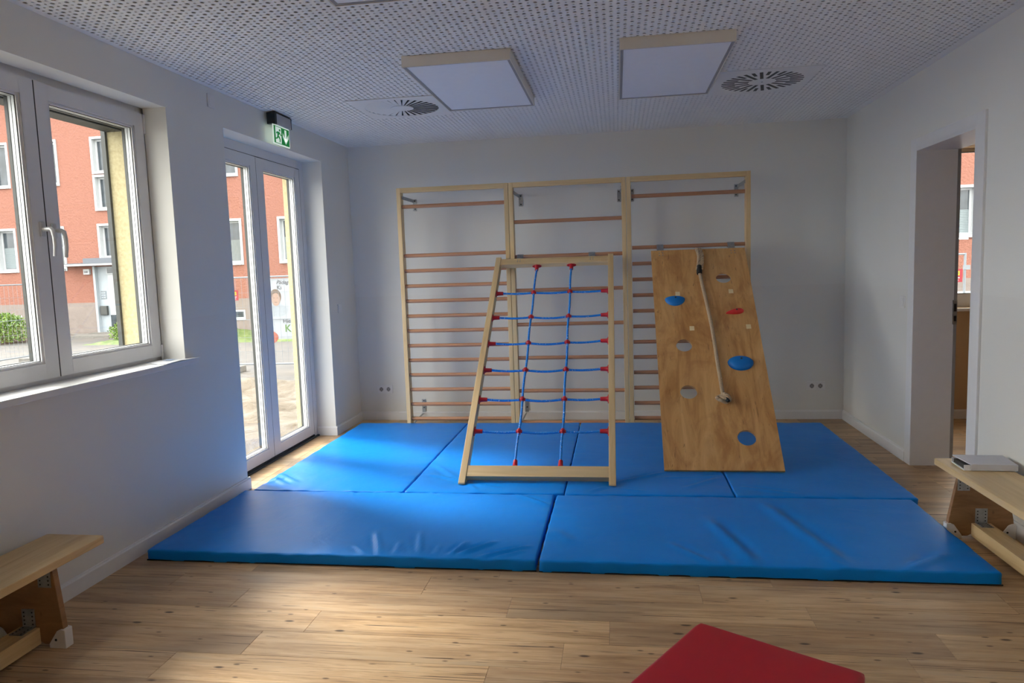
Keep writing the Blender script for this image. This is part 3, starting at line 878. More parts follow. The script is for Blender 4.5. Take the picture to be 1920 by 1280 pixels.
# hooks over the rung (in frame space the rung sits just behind the top)
def hook(parent, x, w, vb, ex, rc):
    # rc: rung centre (y,z) in local space; strap from the back of the rail up over the rung
    m = MB(); r = 0.0205
    pts = [(ex, vb-0.07)]
    ry, rz = rc
    base = math.atan2(ex-ry, 0)
    arc = []
    for k in range(9):
        a = PI + (-PI*1.15)*k/8
        arc.append((ry + r*math.cos(a), rz + r*math.sin(a)))
    pts = [(ex, vb-0.035), (ex, vb), ] + arc
    t = 0.004
    outl = pts + [(p[0]+t*0.6, p[1]-t) for p in reversed(pts)]
    m.prism(outl, 'x', x, x+w)
    h = m.build('hook', M_STEEL, parent)
    return h
def loc_of(yw, zw, y0, th):
    dy, dz = yw-y0, zw-0.06
    # local = R^-1 * d ; R = rot_x(-th)
    return (dy*math.cos(th) - dz*math.sin(th), dy*math.sin(th) + dz*math.cos(th))
def bolts(parent, x, z, s=0.011, y=-0.001):
    m = MB()
    for dx in (-s, s):
        for dz in (-s, s):
            m.tube([(x+dx, y-0.002, z+dz), (x+dx, y+0.004, z+dz)], 0.0042, 8)
    return m.build('bolt', M_STEEL, parent)
rc = loc_of(-0.36, 1.512, yb_, th)
for hx in (1.623, 2.24):
    hook(nf, nx_(hx), 0.055, 2.27, 0.046, rc)
    bolts(nf, nx_(hx)+0.028, 2.262, y=0.003)
fit = None; fitmesh = {}
def fitting(parent, loc, rot):
    global fit
    if fit is None:
        m = MB()
        # oval flange plus tapered socket pointing +X
        m.tube([(0, 0, 0), (0.006, 0, 0)], [0.040, 0.038], 16)
        m.v = [(x, y*0.40, z) for x, y, z in m.v]
        m.tube([(0.004, 0, 0), (0.012, 0, 0), (0.014, 0, 0), (0.056, 0, 0), (0.058, 0, 0)], [0.021, 0.018, 0.0165, 0.0145, 0.012], 12)
        fit = m.build('rope_socket', M_RED, parent, smooth=True); o = fit
    else:
        o = fit.copy(); COL.objects.link(o); o.parent = parent
    o.location = loc; o.rotation_euler = rot
    return o
LV = [1.873, 1.582, 1.293, 1.017, .733, .449]
RVs = [1.874, 1.590, 1.305, 1.017, .733, .451]
CV = [1.872, 1.580, 1.292, 1.012, .731, .447]
ry = 0.030
for v_ in LV: fitting(nf, (nx_(1.495), ry, v_), (0, 0, 0))
for v_ in RVs: fitting(nf, (nx_(2.405), ry, v_), (0, 0, PI))
for x_ in (1.808, 2.100): fitting(nf, (nx_(x_), ry, 2.215), (0, PI/2, 0))
for x_ in (1.800, 2.096): fitting(nf, (nx_(x_), ry, 0.152), (0, -PI/2, 0))
for i, v_ in enumerate(CV):
    l, r_ = LV[i], RVs[i]
    pts = []
    nodes = [(1.545, l), (1.804, v_), (2.099, v_+0.001), (2.355, r_)]
    for (p, q), sg in zip(zip(nodes, nodes[1:]), (0.004, 0.010, 0.003)):
        for k in range(8):
            s = k/8
            pts.append((nx_(p[0]+(q[0]-p[0])*s), ry+0.006*math.sin(PI*s), p[1]+(q[1]-p[1])*s - sg*math.sin(PI*s)*(1 if i else 0.4)))
    pts.append((nx_(nodes[-1][0]), ry, nodes[-1][1]))
    m = MB(); m.tube(pts, 0.0082, 8); m.build('cross_rope', M_NET, nf, smooth=True)
for j, (xa, xt, xb2) in enumerate(((1.804, 1.810, 1.800), (2.099, 2.100, 2.096))):
    zs = [0.205] + CV[::-1] + [2.162]
    pts = []
    for k, (p, q) in enumerate(zip(zs, zs[1:])):
        for s_ in range(6):
            s = s_/6; z = p+(q-p)*s
            xx = xa + (xb2-xa)*max(0, 1-(z-0.2)/0.3) + (xt-xa)*max(0, (z-1.87)/0.3) + 0.003*math.sin(PI*s)*(1 if k % 2 else -1)
            pts.append((nx_(xx), ry-0.004, z))
    pts.append((nx_(xt), ry-0.004, zs[-1]))
    m = MB(); m.tube(pts, 0.0082, 8); m.build('upright_rope', M_NET, nf, smooth=True)
ballo = None
for v_ in CV:
    for x_ in (1.804, 2.099):
        if ballo is None:
            m = MB(); m.ball((0, 0, 0), 0.0175, 0.015, 0.0175, 14, 10)
            m.tube([(-0.021, 0.006, 0), (0.021, 0.006, 0)], 0.0115, 10); m.tube([(0, 0.006, -0.021), (0, 0.006, 0.021)], 0.0115, 10)
            ballo = m.build('rope_joint', M_RED, nf, smooth=True); o = ballo
        else:
            o = ballo.copy(); COL.objects.link(o); o.parent = nf
        o.location = (nx_(x_), ry-0.008, v_)

# ------------------------------------------------------------------ climbing board
yb2, zt2 = -1.956, 1.523
Lb = math.hypot(-0.44-yb2, zt2-0.06); tb = math.atan2(-0.44-yb2, zt2-0.06)
cb = thing('climbing_board', 'birch plywood climbing board with round holes and holds, leaning on the wall bars', 'climbing board', (2.761, yb2, 0.06), (-tb, 0, 0))
def board():
    wd, ln, t = 0.756, Lb, 0.018
    holes = [(0.552, 1.768, 0.058), (0.199, 1.076, 0.058), (0.201, 0.650, 0.059), (0.550, 0.272, 0.060)]
    bm = bmesh.new(); n = 40
    z0 = 0.024
    # tile the face into strips around the holes
    zs = sorted([z0, ln] + [h[1]-0.1 for h in holes] + [h[1]+0.1 for h in holes])
    V = {}
    def vert(x, y, z):
        k = (round(x, 5), round(y, 5), round(z, 5))
        if k not in V: V[k] = bm.verts.new((x, y, z))
        return V[k]
    def quad(pts, y):
        try: bm.faces.new([vert(x, y, z) for x, z in pts])
        except ValueError: pass
    prev = z0
    for (cx, cz, r) in sorted(holes, key=lambda h: h[1]):
        a, b = cz-0.1, cz+0.1
        for y in (0, t):
            quad([(0, prev), (cx-0.1, prev), (cx-0.1, a), (0, a)], y) if False else None
            quad([(0, prev), (wd, prev), (wd, a), (0, a)], y)
            quad([(0, a), (cx-0.1, a), (cx-0.1, b), (0, b)], y)
            quad([(cx+0.1, a), (wd, a), (wd, b), (cx+0.1, b)], y)
            N = 32
            ring = [(cx+r*math.cos(2*PI*k/N), cz+r*math.sin(2*PI*k/N)) for k in range(N)]
            sq = []
            for k in range(N):
                c, s = math.cos(2*PI*k/N), math.sin(2*PI*k/N); f = 0.1/max(abs(c), abs(s))
                sq.append((cx+f*c, cz+f*s))
            for k in range(N):
                quad([ring[k], sq[k], sq[(k+1) % N], ring[(k+1) % N]], y)
        for k in range(N):
            p, q = ring[k], ring[(k+1) % N]
            bm.faces.new([vert(p[0], 0, p[1]), vert(q[0], 0, q[1]), vert(q[0], t, q[1]), vert(p[0], t, p[1])])
        prev = b
    for y in (0, t): quad([(0, prev), (wd, prev), (wd, ln), (0, ln)], y)
    for (p, q) in (((0, z0), (wd, z0)), ((wd, z0), (wd, ln)), ((wd, ln), (0, ln)), ((0, ln), (0, z0))):
        bm.faces.new([vert(p[0], 0, p[1]), vert(q[0], 0, q[1]), vert(q[0], t, q[1]), vert(p[0], t, p[1])])
    bmesh.ops.recalc_face_normals(bm, faces=bm.faces)
    me = bpy.data.meshes.new('panel'); bm.to_mesh(me); bm.free(); me.materials.append(M_BIRCH)
    o = bpy.data.objects.new('panel', me); COL.objects.link(o); o.parent = cb
    return o
board()
rc = loc_of(-0.36, 1.555, yb2, tb)
for hx in (2.812, 3.389):
    hook(cb, hx-2.761, 0.055, 2.07, 0.019, rc)
    bolts(cb, hx-2.761+0.03, 2.062, 0.014)
def hold(label, name, mat, c, rx, rz, depth, shape, bo=(0.004, 0.3)):
    """a moulded climbing hold: rounded blob with a flatter top ledge and a bolt"""
    n, mm = 28, 10
    vs = []; fs = []
    for i in range(mm+1):
        f = i/mm; rr = math.sin(PI/2*(1-f))**0.8 if f < 1 else 0; d = depth*math.sin(PI/2*f)
        for k in range(n):
            a = 2*PI*k/n
            x, z = math.cos(a)*rx, math.sin(a)*rz
            x, z = shape(x/rx, z/rz); x *= rx; z *= rz
            vs.append((c[0]+x*rr, -d, c[1]+z*rr + 0.08*rz*(1-rr)))
    for i in range(mm):
        for k in range(n):
            fs.append((i*n+k, i*n+(k+1) % n, (i+1)*n+(k+1) % n, (i+1)*n+k))
    m = MB(); m.add(vs, fs)
    o = m.build(name, mat, cb, smooth=True); o['label'] = label
    bx0, bz0 = c[0]+bo[0], c[1]+bo[1]*rz
    k = MB(); k.tube([(bx0, -depth-0.0008, bz0), (bx0, -depth*0.6, bz0)], 0.0075, 10)
    k.build('bolt', M_DARKALU, o)
def half(x, z):   # half-moon, flat on top
    return (x, z if z < 0 else z*0.10)
def oval(x, z): return (x, z if z < 0 else z*0.75)
def swoosh(x, z):
    w = 0.35+0.65*(x*0.5+0.5); return (x, z*w + 0.35*(x))
hold('blue half-moon climbing hold', 'climbing_hold', M_HOLDB, (2.922-2.761, 1.547), 0.077, 0.072, 0.032, half, (0.004, -0.12))
hold('small red wedge climbing hold', 'climbing_hold', M_HOLDR, (3.360-2.761, 1.396), 0.068, 0.033, 0.028, swoosh, (0.012, 0.1))
hold('large blue oval climbing hold', 'climbing_hold', M_HOLDB, (3.344-2.761, 0.906), 0.090, 0.072, 0.038, oval, (0.004, 0.15))
for (x_, z_) in ((2.947, 1.604), (3.354, 1.616), (3.029, 1.241), (3.442, 1.248)):
    m = MB(); a = 0.0175
    m.add([(-a, 0, -a*1.25), (a, 0, -a*1.2), (a*1.02, 0, a*1.2), (-a*0.95, 0, a*1.25), (-a, -0.0006, -a*1.25), (a, -0.0006, -a*1.2), (a*1.02, -0.0006, a*1.2), (-a*0.95, -0.0006, a*1.25)],
          [(0, 1, 2, 3), (4, 7, 6, 5), (0, 4, 5, 1), (1, 5, 6, 2), (2, 6, 7, 3), (3, 7, 4, 0)])
    o = m.build('tape_patch', M_TAPE, cb); o.location = (x_-2.761, -0.0003, z_)
# climbing rope hanging over the board
rp = thing('climbing_rope', 'twisted hemp climbing rope with an end knot lying on the plywood board', 'rope', (2.761, yb2, 0.06), (-tb, 0, 0))
def strand3(pts, R, r, turns, name, parent, nseg=160):
    pts = [Vector(p) for p in pts]
    L = [0]
    for a, b in zip(pts, pts[1:]): L.append(L[-1]+(b-a).length)
    def at(s):
        s *= L[-1]
        for i in range(len(pts)-1):
            if s <= L[i+1] or i == len(pts)-2:
                t = (s-L[i])/max(1e-9, L[i+1]-L[i]); return pts[i].lerp(pts[i+1], t)
    m = MB()
    for ph in range(3):
        path = []
        for k in range(nseg+1):
            s = k/nseg; p = at(s); d = (at(min(1, s+0.01))-at(max(0, s-0.01))).normalized()
            a = d.cross(Vector((0, 1, 0))).normalized(); b = d.cross(a)
            an = 2*PI*(turns*s+ph/3)
            path.append(p + a*math.cos(an)*R + b*math.sin(an)*R)
        m.tube(path, r, 6)
    return m.build(name, M_ROPE, parent, smooth='all')
# points: (x, out, v)
rpts = [(3.128, 1.835), (3.136, 1.75), (3.143, 1.65), (3.153, 1.532), (3.163, 1.40), (3.172, 1.26), (3.177, 1.12), (3.180, 0.95), (3.184, 0.80), (3.188, 0.66), (3.190, 0.60)]
strand3([(x-2.761, -0.020, z) for x, z in rpts], 0.0066, 0.0080, 34, 'rope_strand', rp, 340)
tp = [(3.140, 2.085), (3.150, 2.05), (3.155, 2.0), (3.150, 1.94), (3.140, 1.88), (3.132, 1.84)]
strand3([(x-2.761-0.012, -0.026, z) for x, z in tp], 0.0085, 0.0095, 3.2, 'eye_splice', rp, 60)
strand3([(x-2.761+0.010, -0.026, z-0.004) for x, z in tp], 0.0085, 0.0095, 3.2, 'eye_splice', rp, 60)
m = MB(); m.tube([(3.136-2.761, -0.027, 1.875), (3.134-2.761, -0.027, 1.870), (3.128-2.761, -0.025, 1.80), (3.128-2.761, -0.025, 1.795)], [0.021, 0.0235, 0.0215, 0.019], 14)
m.build('tape_wrap', M_BLACK, rp, smooth=True)
# knot: three interlocked loops
m = MB(); kx, kz = 3.188-2.761, 0.575
for (cx, cz, ra, rb, tilt) in ((-0.014, 0.006, 0.034, 0.019, 0.5), (0.014, 0.004, 0.034, 0.019, -0.5), (0.0, -0.012, 0.032, 0.021, 0.0)):
    pts = []
    for k in range(21):
        a = 2*PI*k/20
        x = ra*math.cos(a); z = rb*math.sin(a)
        pts.append((kx+cx+x*math.cos(tilt)-z*math.sin(tilt), -0.030-0.012*math.sin(2*a+tilt*3), kz+cz+x*math.sin(tilt)+z*math.cos(tilt)))
    m.tube(pts, 0.0115, 8)
m.build('knot', M_ROPE, rp, smooth=True)
m = MB(); m.tube([(kx+0.014, -0.036, kz-0.008), (kx+0.026, -0.038, kz-0.026), (kx+0.030, -0.038, kz-0.036)], [0.0125, 0.0145, 0.012], 12)
m.build('end_cap', M_BLACK, rp, smooth=True)

# ------------------------------------------------------------------ benches
def bench(label, cx, yend, sgn_over, yleg, hw_top, hw_bot):
    """gym bench along Y; yend = far end of seat, leg panel at yleg"""
    t = thing('gym_bench', label, 'bench', (cx, yleg, 0), group='wooden gym benches')
    L = 2.2; ln = yend-yleg
    sw = 0.136
    # seat with slightly rounded corners
    pl = []
    r = 0.012
    x0, x1, y0, y1 = -sw, sw, ln-L, ln
    for (qx, qy, a0) in ((x1-r, y1-r, 0), (x0+r, y1-r, PI/2), (x0+r, y0+r, PI), (x1-r, y0+r, 1.5*PI)):
        for k in range(5):
            a = a0+PI/2*k/4; pl.append((qx+r*math.cos(a), qy+r*math.sin(a)))
    m = MB(); m.prism(pl, 'z', 0.318, 0.350); m.build('seat', M_PINEY, t, bevel=0.004)
    for (yy, s) in ((0.0, 1), (ln-L+0.28, -1)):
        ya, yb = (0.0, 0.026) if s > 0 else (yy-0.026, yy)
        m = MB()
        m.prism([(-hw_bot, 0.012), (-0.06, 0.012), (-0.045, 0.022), (0.045, 0.022), (0.06, 0.012), (hw_bot, 0.012), (hw_bot-0.006, 0.10), (hw_top, 0.318), (-hw_top, 0.318), (-hw_bot+0.006, 0.10)], 'y', ya, yb)
        lg = m.build('leg', M_PLY, t, bevel=0.0015, seg=1)
        for side in (-1, 1):
            m = MB(); e = 0.006
            poly = [(hw_bot-0.066, 0.0), (hw_bot+e, 0.0), (hw_bot+e, 0.075), (hw_bot-0.012, 0.078), (hw_bot-0.03, 0.07), (hw_bot-0.066, 0.018)]
            poly = [(side*x, z) for x, z in poly]
            m.prism(poly, 'y', ya-0.006, yb+0.008)
            f = m.build('foot_cap', M_CAPW, lg, bevel=0.003)
            k = MB(); k.tube([(side*(hw_bot-0.035), ya-0.0075, 0.035), (side*(hw_bot-0.035), ya-0.005, 0.035)], 0.005, 8)
            k.build('screw', M_BLACK, t)
    # floor beam
    m = MB(); m.box(-0.045, 0.045, ln-L+0.33, -0.001, 0.014, 0.080); m.build('floor_beam', M_PINEY, t, bevel=0.002)
    # perforated angle plates
    def plate(px, z0, z1, w, flat):
        m = MB(); m.box(px-w/2, px+w/2, -0.003, -0.0005, z0, z1)
        if flat > 0: m.box(px-w/2, px+w/2, -flat, -0.003, z0, z0+0.0025)
        if flat < 0: m.box(px-w/2, px+w/2, flat, -0.003, z1-0.0025, z1)
        b = m.build('angle_plate', M_STEEL, t)
        k = MB()
        zz = z0+0.012
        while zz < z1-0.008:
            for dx in (-0.32, 0.32):
                k.tube([(px+dx*w, -0.0042, zz), (px+dx*w, -0.0028, zz)], 0.0033, 6)
            zz += 0.016
        if flat > 0:
            yy = -0.014
            while yy > -flat+0.008:
                for dx in (-0.32, 0.32):
                    k.tube([(px+dx*w, yy, z0+0.0024), (px+dx*w, yy, z0+0.0036)], 0.0033, 6)
                yy -= 0.016
        k.build('hole', M_BLACK, b)['kind'] = 'stuff'
    plate(0.0, 0.081, 0.155, 0.056, 0.07)
    for s in (-1, 1): plate(s*0.085, 0.245, 0.317, 0.056, -0.03)
    return t
bench('pine gym bench with white foot caps by the wall under the window', 0.172, -3.955, 1, -4.235, 0.122, 0.150)
b2 = bench('pine gym bench at the doorway wall carrying the grey binder', 4.2505, -2.63, 1, -2.855, 0.108, 0.155)
# lever-arch binder / box lying on the right bench
bd = thing('document_box', 'light grey document binder lying open-ended on the gym bench', 'binder', (4.275, -2.84, 0.3505), (0, 0, math.radians(-3)))
m = MB(); m.box(-0.115, 0.118, -0.035, 0.12, 0.0, 0.004); m.box(-0.115, 0.118, -0.035, -0.031, 0.004, 0.028); m.box(0.114, 0.118, -0.031, 0.12, 0.004, 0.028); m.box(-0.115, 0.114, 0.116, 0.12, 0.004, 0.028)
m.build('tray', M_PAPER, bd, bevel=0.0008, seg=1)
m = MB(); m.add([(-0.085, -0.040, 0.029), (0.122, -0.040, 0.029), (0.122, 0.125, 0.034), (-0.11, 0.125, 0.034), (-0.085, -0.040, 0.034), (0.122, -0.040, 0.034), (0.122, 0.125, 0.039), (-0.11, 0.125, 0.039)],
                [(0, 1, 2, 3), (4, 7, 6, 5), (0, 4, 5, 1), (1, 5, 6, 2), (2, 6, 7, 3), (3, 7, 4, 0)])
m.box(-0.085, 0.122, -0.042, -0.038, 0.004, 0.034)
m.build('cover', M_GREY, bd)
m = MB(); m.box(-0.108, 0.10, -0.028, 0.11, 0.004, 0.024); m.build('inner_shade', M_DARKALU, bd)  # dark block stands in for the shade inside the open end

# ------------------------------------------------------------------ paper on the sill
def paper():
    nx, ny = 14, 10; vs = []; fs = []
    t = thing('paper_sheet', 'crumpled white printed sheet lying on the end of the window sill', 'paper', (-0.03, -2.90, 0.958))
    A = Vector((-0.075, -0.10)); B = Vector((0.075, -0.16)); C = Vector((0.085, 0.16)); D = Vector((-0.075, 0.085))
    for j in range(ny+1):
        for i in range(nx+1):
            u_, v_ = i/nx, j/ny
            p = (A*(1-u_)+D*u_)*(1-v_) + (B*(1-u_)+C*u_)*v_
            z = 0.001 + 0.007*abs(noise.noise(Vector((u_*2.5, v_*2.5, 3.3)))) + 0.010*max(0, 0.35-abs(u_-0.45))*v_
            vs.append((p.x, p.y, z))
    for j in range(ny):
        for i in range(nx):
            a = j*(nx+1)+i; fs.append((a, a+1, a+nx+2, a+nx+1))
    m = MB(); m.add(vs, fs); o = m.build('sheet', M_PAPER, t, smooth='all')
    md = o.modifiers.new('thickness', 'SOLIDIFY'); md.thickness = 0.0006
    k = MB(); k.box(-0.03, 0.02, -0.03, 0.03, 0.0085, 0.0088); k.build('print_mark', plain('print_blue', S(170, 185, 215), 0.7), t)
paper()

# ------------------------------------------------------------------ sockets and switches
def socket(label, xc, zc):
    t = thing('wall_socket', label, 'socket', (xc, 0, zc), group='double wall sockets')
    m = MB(); m.box(-0.076, 0.076, -0.009, 0, -0.0405, 0.0405); m.build('frame', M_PLASTIC, t, bevel=0.003)
    for s in (-0.0355, 0.0355):
        m = MB(); m.box(s-0.027, s+0.027, -0.0115, -0.009, -0.027, 0.027); ins = m.build('insert', M_PLASTIC, t, bevel=0.001, seg=1)
        m = MB(); m.tube([(s, -0.0122, 0), (s, -0.0116, 0)], 0.0195, 20); m.build('cup', M_SOCKHOLE, ins)
        m = MB(); m.tube([(s-0.0095, -0.013, 0), (s-0.0095, -0.0121, 0)], 0.003, 8); m.tube([(s+0.0095, -0.013, 0), (s+0.0095, -0.0121, 0)], 0.003, 8)
        m.box(s-0.004, s+0.004, -0.0135, -0.0121, 0.014, 0.0195); m.box(s-0.004, s+0.004, -0.0135, -0.0121, -0.0195, -0.014)
        m.build('contact', M_BLACK, ins)
    return t
socket('white double socket low on the back wall between door corner and wall bars', 0.251, 0.299)
socket('white double socket low on the back wall between climbing board and doorway wall', 4.197, 0.297)
def switch(label, loc, side, w=0.081, h=0.081, name='light_switch', cat='switch'):
    t = thing(name, label, cat, loc)
    d = 0.009*side
    m = MB(); m.box(min(0, d), max(0, d), -w/2, w/2, -h/2, h/2); m.build('frame', M_PLASTIC, t, bevel=0.002)
    m = MB(); e = 0.0115*side; m.box(min(d, e), max(d, e), -w/2+0.012, w/2-0.012, -h/2+0.012, h/2-0.012); m.build('rocker', M_PLASTIC, t, bevel=0.001, seg=1)
    return t
switch('white light switch between the terrace door and the room corner', (0, -0.42, 1.105), 1)
switch('white light switch beside the open doorway', (W, -1.305, 1.098), -1)
switch('small white box high on the wall between window and terrace door', (0, -2.335, 2.508), 1, 0.075, 0.080, 'wall_sensor', 'sensor')

# ------------------------------------------------------------------ exit sign
ex = thing('exit_sign', 'green running-man exit sign with a down arrow above the terrace door', 'exit sign', (0.0, -1.505, 2.50))
m = MB(); m.box(0.028, 0.082, -0.105, 0.135, 0.0, 0.076); m.build('housing', plain('grey_housing', (0.45, 0.45, 0.48, 1), 0.5), ex, bevel=0.002)
m = MB(); m.box(0.024, 0.086, -0.135, -0.105, -0.002, 0.080); m.box(0.026, 0.084, 0.135, 0.140, 0.0, 0.078); m.box(0.03, 0.084, -0.105, 0.135, 0.0762, 0.080); m.build('end_cap', M_BLACK, ex)
m = MB(); m.box(0.0, 0.03, -0.08, 0.10, 0.02, 0.06); m.box(0.035, 0.075, -0.1, 0.13, 0.0765, 0.0885); m.build('mount', M_BLACK, ex)
m = MB(); m.box(0.062, 0.069, -0.135, 0.122, -0.138, 0.0); pln = m.build('light_plate', M_EXITW, ex)
g0, g1, h0, h1 = -0.128, 0.115, -0.130, -0.008
m = MB(); m.box(0.069, 0.0694, g0, g1, h0, h1); m.build('green_field', M_EXITG, pln)
def flat(polys, mat, name):
    m = MB()
    for po in polys: m.prism([(g0+(g1-g0)*a, h0+(h1-h0)*b) for a, b in po], 'x', 0.0694, 0.0698)
    return m.build(name, mat, pln)
flat([[(0.10, 0.04), (0.47, 0.04), (0.47, 0.96), (0.10, 0.96)]], M_EXITW, 'doorway_symbol')
def flat2(polys, mat, name):
    m = MB()
    for po in polys: m.prism([(g0+(g1-g0)*a, h0+(h1-h0)*b) for a, b in po], 'x', 0.0698, 0.0702)
    return m.build(name, mat, pln)
flat2([[(0.31, 0.80), (0.35, 0.87), (0.40, 0.87), (0.43, 0.80), (0.40, 0.74), (0.35, 0.74)],
       [(0.22, 0.70), (0.36, 0.70), (0.37, 0.62), (0.27, 0.42), (0.20, 0.44)],
       [(0.12, 0.60), (0.20, 0.70), (0.24, 0.66), (0.17, 0.54)], [(0.35, 0.70), (0.44, 0.56), (0.50, 0.56), (0.50, 0.50), (0.41, 0.50), (0.33, 0.62)],
       [(0.24, 0.44), (0.34, 0.44), (0.41, 0.26), (0.38, 0.10), (0.33, 0.10), (0.34, 0.25), (0.27, 0.36)],
       [(0.20, 0.44), (0.28, 0.40), (0.22, 0.28), (0.10, 0.22), (0.10, 0.30), (0.17, 0.34)]], M_EXITG, 'running_figure')
flat([[(0.70, 0.93), (0.82, 0.93), (0.82, 0.26), (0.70, 0.26)], [(0.76, 0.08), (0.95, 0.48), (0.95, 0.72), (0.82, 0.44), (0.76, 0.36), (0.70, 0.44), (0.57, 0.72), (0.57, 0.48)]], M_EXITW, 'arrow')

# ------------------------------------------------------------------ ceiling lights
def lamp(label, x0, x1, y0, y1):
    t = thing('ceiling_light', label, 'ceiling light', ((x0+x1)/2, (y0+y1)/2, H), group='rectangular ceiling lights')
    w, d, h = (x1-x0)/2, (y1-y0)/2, 0.060
    m = MB(); f = 0.005
    m.box(-w, w, -d, -d+f, -h, 0); m.box(-w, w, d-f, d, -h, 0); m.box(-w, -w+f, -d+f, d-f, -h, 0); m.box(w-f, w, -d+f, d-f, -h, 0)
    m.build('housing', M_LAMPFR, t, bevel=0.0015, seg=1)
    m = MB(); g = f+0.015
    m.box(-w+f, w-f, -d+f, -d+g, -h+0.003, -h+0.012); m.box(-w+f, w-f, d-g, d-f, -h+0.003, -h+0.012); m.box(-w+f, -w+g, -d+g, d-g, -h+0.003, -h+0.012); m.box(w-g, w-f, -d+g, d-g, -h+0.003, -h+0.012)
    m.build('rim', M_RIM, t)
    m = MB(); m.box(-w+g, w-g, -d+g, d-g, -h+0.005, -h+0.010); m.build('diffuser', M_DIFF, t)
    return t
lamp('flat rectangular ceiling light beside the swirl vent', 1.332, 1.934, -2.675, -1.515)
lamp('flat rectangular ceiling light beside the slotted vent', 2.512, 3.100, -2.70, -1.53)
lamp('flat ceiling light cut off by the top edge of the picture', 1.332, 1.934, -4.79, -3.625)
# ------------------------------------------------------------------ ceiling vents
def vent_plate(cx, cy, s=0.3125):
    return ((cx, cy, H))
def ring_plate(hole_r, s, n=64):
    vs, fs = [], []
    for z in (-0.006, -0.001):
        for k in range(n):
            a = 2*PI*k/n; c, q = math.cos(a), math.sin(a)
            vs.append((hole_r*c, hole_r*q, z))
        for k in range(n):
            a = 2*PI*k/n; c, q = math.cos(a), math.sin(a); f = s/max(abs(c), abs(q)); vs.append((f*c, f*q, z))
    for k in range(n):
        k2 = (k+1) % n
        fs += [(k, k2, n+k2, n+k), (2*n+k, 3*n+k, 3*n+k2, 2*n+k2), (k, 2*n+k, 2*n+k2, k2), (n+k, n+k2, 3*n+k2, 3*n+k)]
    m = MB(); m.add(vs, fs); return m
v1 = thing('ceiling_vent', 'square ceiling vent with a swirl of twisted blades', 'ceiling vent', (0.972, -1.462, H))
ring_plate(0.262, 0.312).build('face_plate', M_VENT, v1)
m = MB(); m.tube([(0, 0, -0.007), (0, 0, -0.002)], 0.082, 40); m.build('hub', M_VENT, v1)
m = MB(); m.tube([(0, 0, -0.0012), (0, 0, -0.0004)], 0.27, 40); m.build('duct', M_VOID, v1)
NB = 32; blade = None
for k in range(NB):
    if blade is None:
        m = MB()
        # blade: tilted strip from hub to rim, starting at the plate and rising into the duct
        w0, w1 = 0.0145, 0.0455
        r0, r1 = 0.078, 0.2615
        vs = [(r0, -w0*0.5, -0.0062), (r1, -w1*0.52, -0.0062), (r1, w1*0.30, -0.0016), (r0, w0*0.35, -0.0016)]
        vs2 = [(x, y, z+0.0008) for x, y, z in vs]
        m.add(vs+vs2, [(0, 1, 2, 3), (7, 6, 5, 4), (0, 4, 5, 1), (1, 5, 6, 2), (2, 6, 7, 3), (3, 7, 4, 0)])
        blade = m.build('blade', M_VENT, v1); o = blade
    else:
        o = blade.copy(); COL.objects.link(o); o.parent = v1
    o.rotation_euler = (0, 0, 2*PI*k/NB)
v2 = thing('ceiling_vent', 'square ceiling vent with a wheel of long and short slots', 'ceiling vent', (3.444, -1.538, H))
m = MB(); m.box(-0.312, 0.312, -0.325, 0.325, -0.006, -0.0005)
m.build('face_plate', M_VENT, v2, bevel=0.001, seg=1)
slots = {}
for k in range(32):
    kind = k % 2
    if kind not in slots:
        m = MB(); r0, r1 = (0.088, 0.258) if kind else (0.175, 0.258)
        m.box(r0, r1, -0.0105, 0.0105, -0.0068, -0.0061)
        slots[kind] = m.build('slot', M_BLACK, v2); o = slots[kind]
    else:
        o = slots[kind].copy(); COL.objects.link(o); o.parent = v2
    o.rotation_euler = (0, 0, 2*PI*(k+0.0)/32)
m = MB(); m.tube([(0, 0, -0.0085), (0, 0, -0.006)], 0.006, 10); m.build('screw', M_STEEL, v2)

# ------------------------------------------------------------------ outside: ground
GZ = -0.60
m = MB(); m.box(-45, 40, 0.5, 60, GZ-0.2, GZ); m.box(-45, -0.34, -30, 0.5, GZ-0.2, GZ); m.box(8.3, 40, -30, 0.5, GZ-0.2, GZ); m.box(-0.34, 8.3, -30, YB-0.4, GZ-0.2, GZ)
struct(m, 'paved_yard', M_PAVE, 'grey block paving of the yard outside', 'paving')
def terrain(name, x0, x1, y0, y1, base, amp, mat, label, cat, step=0.15, fr=1.2):
    nx, ny = int((x1-x0)/step), int((y1-y0)/step); vs = []; fs = []
    for j in range(ny+1):
        for i in range(nx+1):
            x, y = x0+(x1-x0)*i/nx, y0+(y1-y0)*j/ny
            e = min(1, min(i, nx-i, j, ny-j)/3)
            z = base + (amp*(0.5+noise.noise(Vector((x*fr, y*fr, 1.7)))) + amp*0.4*noise.noise(Vector((x*fr*4, y*fr*4, 5))))*e - 0.02*(1-e)
            vs.append((x-x0, y-y0, z-GZ))
    for j in range(ny):
        for i in range(nx):
            a = j*(nx+1)+i; fs.append((a, a+1, a+nx+2, a+nx+1))
    m = MB(); m.add(vs, fs)
    o = m.build(name, mat, None, smooth='all'); o.location = (x0, y0, GZ)
    tag(o, label, cat, kind='stuff'); return o
terrain('sand', -4.6, -0.42, -2.4, 6.2, GZ+0.03, 0.16, M_SAND, 'heaped yellow sand outside the terrace door', 'sand', 0.12)
terrain('grass', -14.5, -3.0, 14.2, 18.6, GZ+0.02, 0.10, M_GRASS, 'green grass strip in front of the coral house', 'grass', 0.10, 3)
terrain('planting_bed', -24.0, -17.9, 13.9, 18.4, GZ+0.02, 0.08, M_SOIL, 'brown planting soil in front of the coral house', 'soil', 0.25)
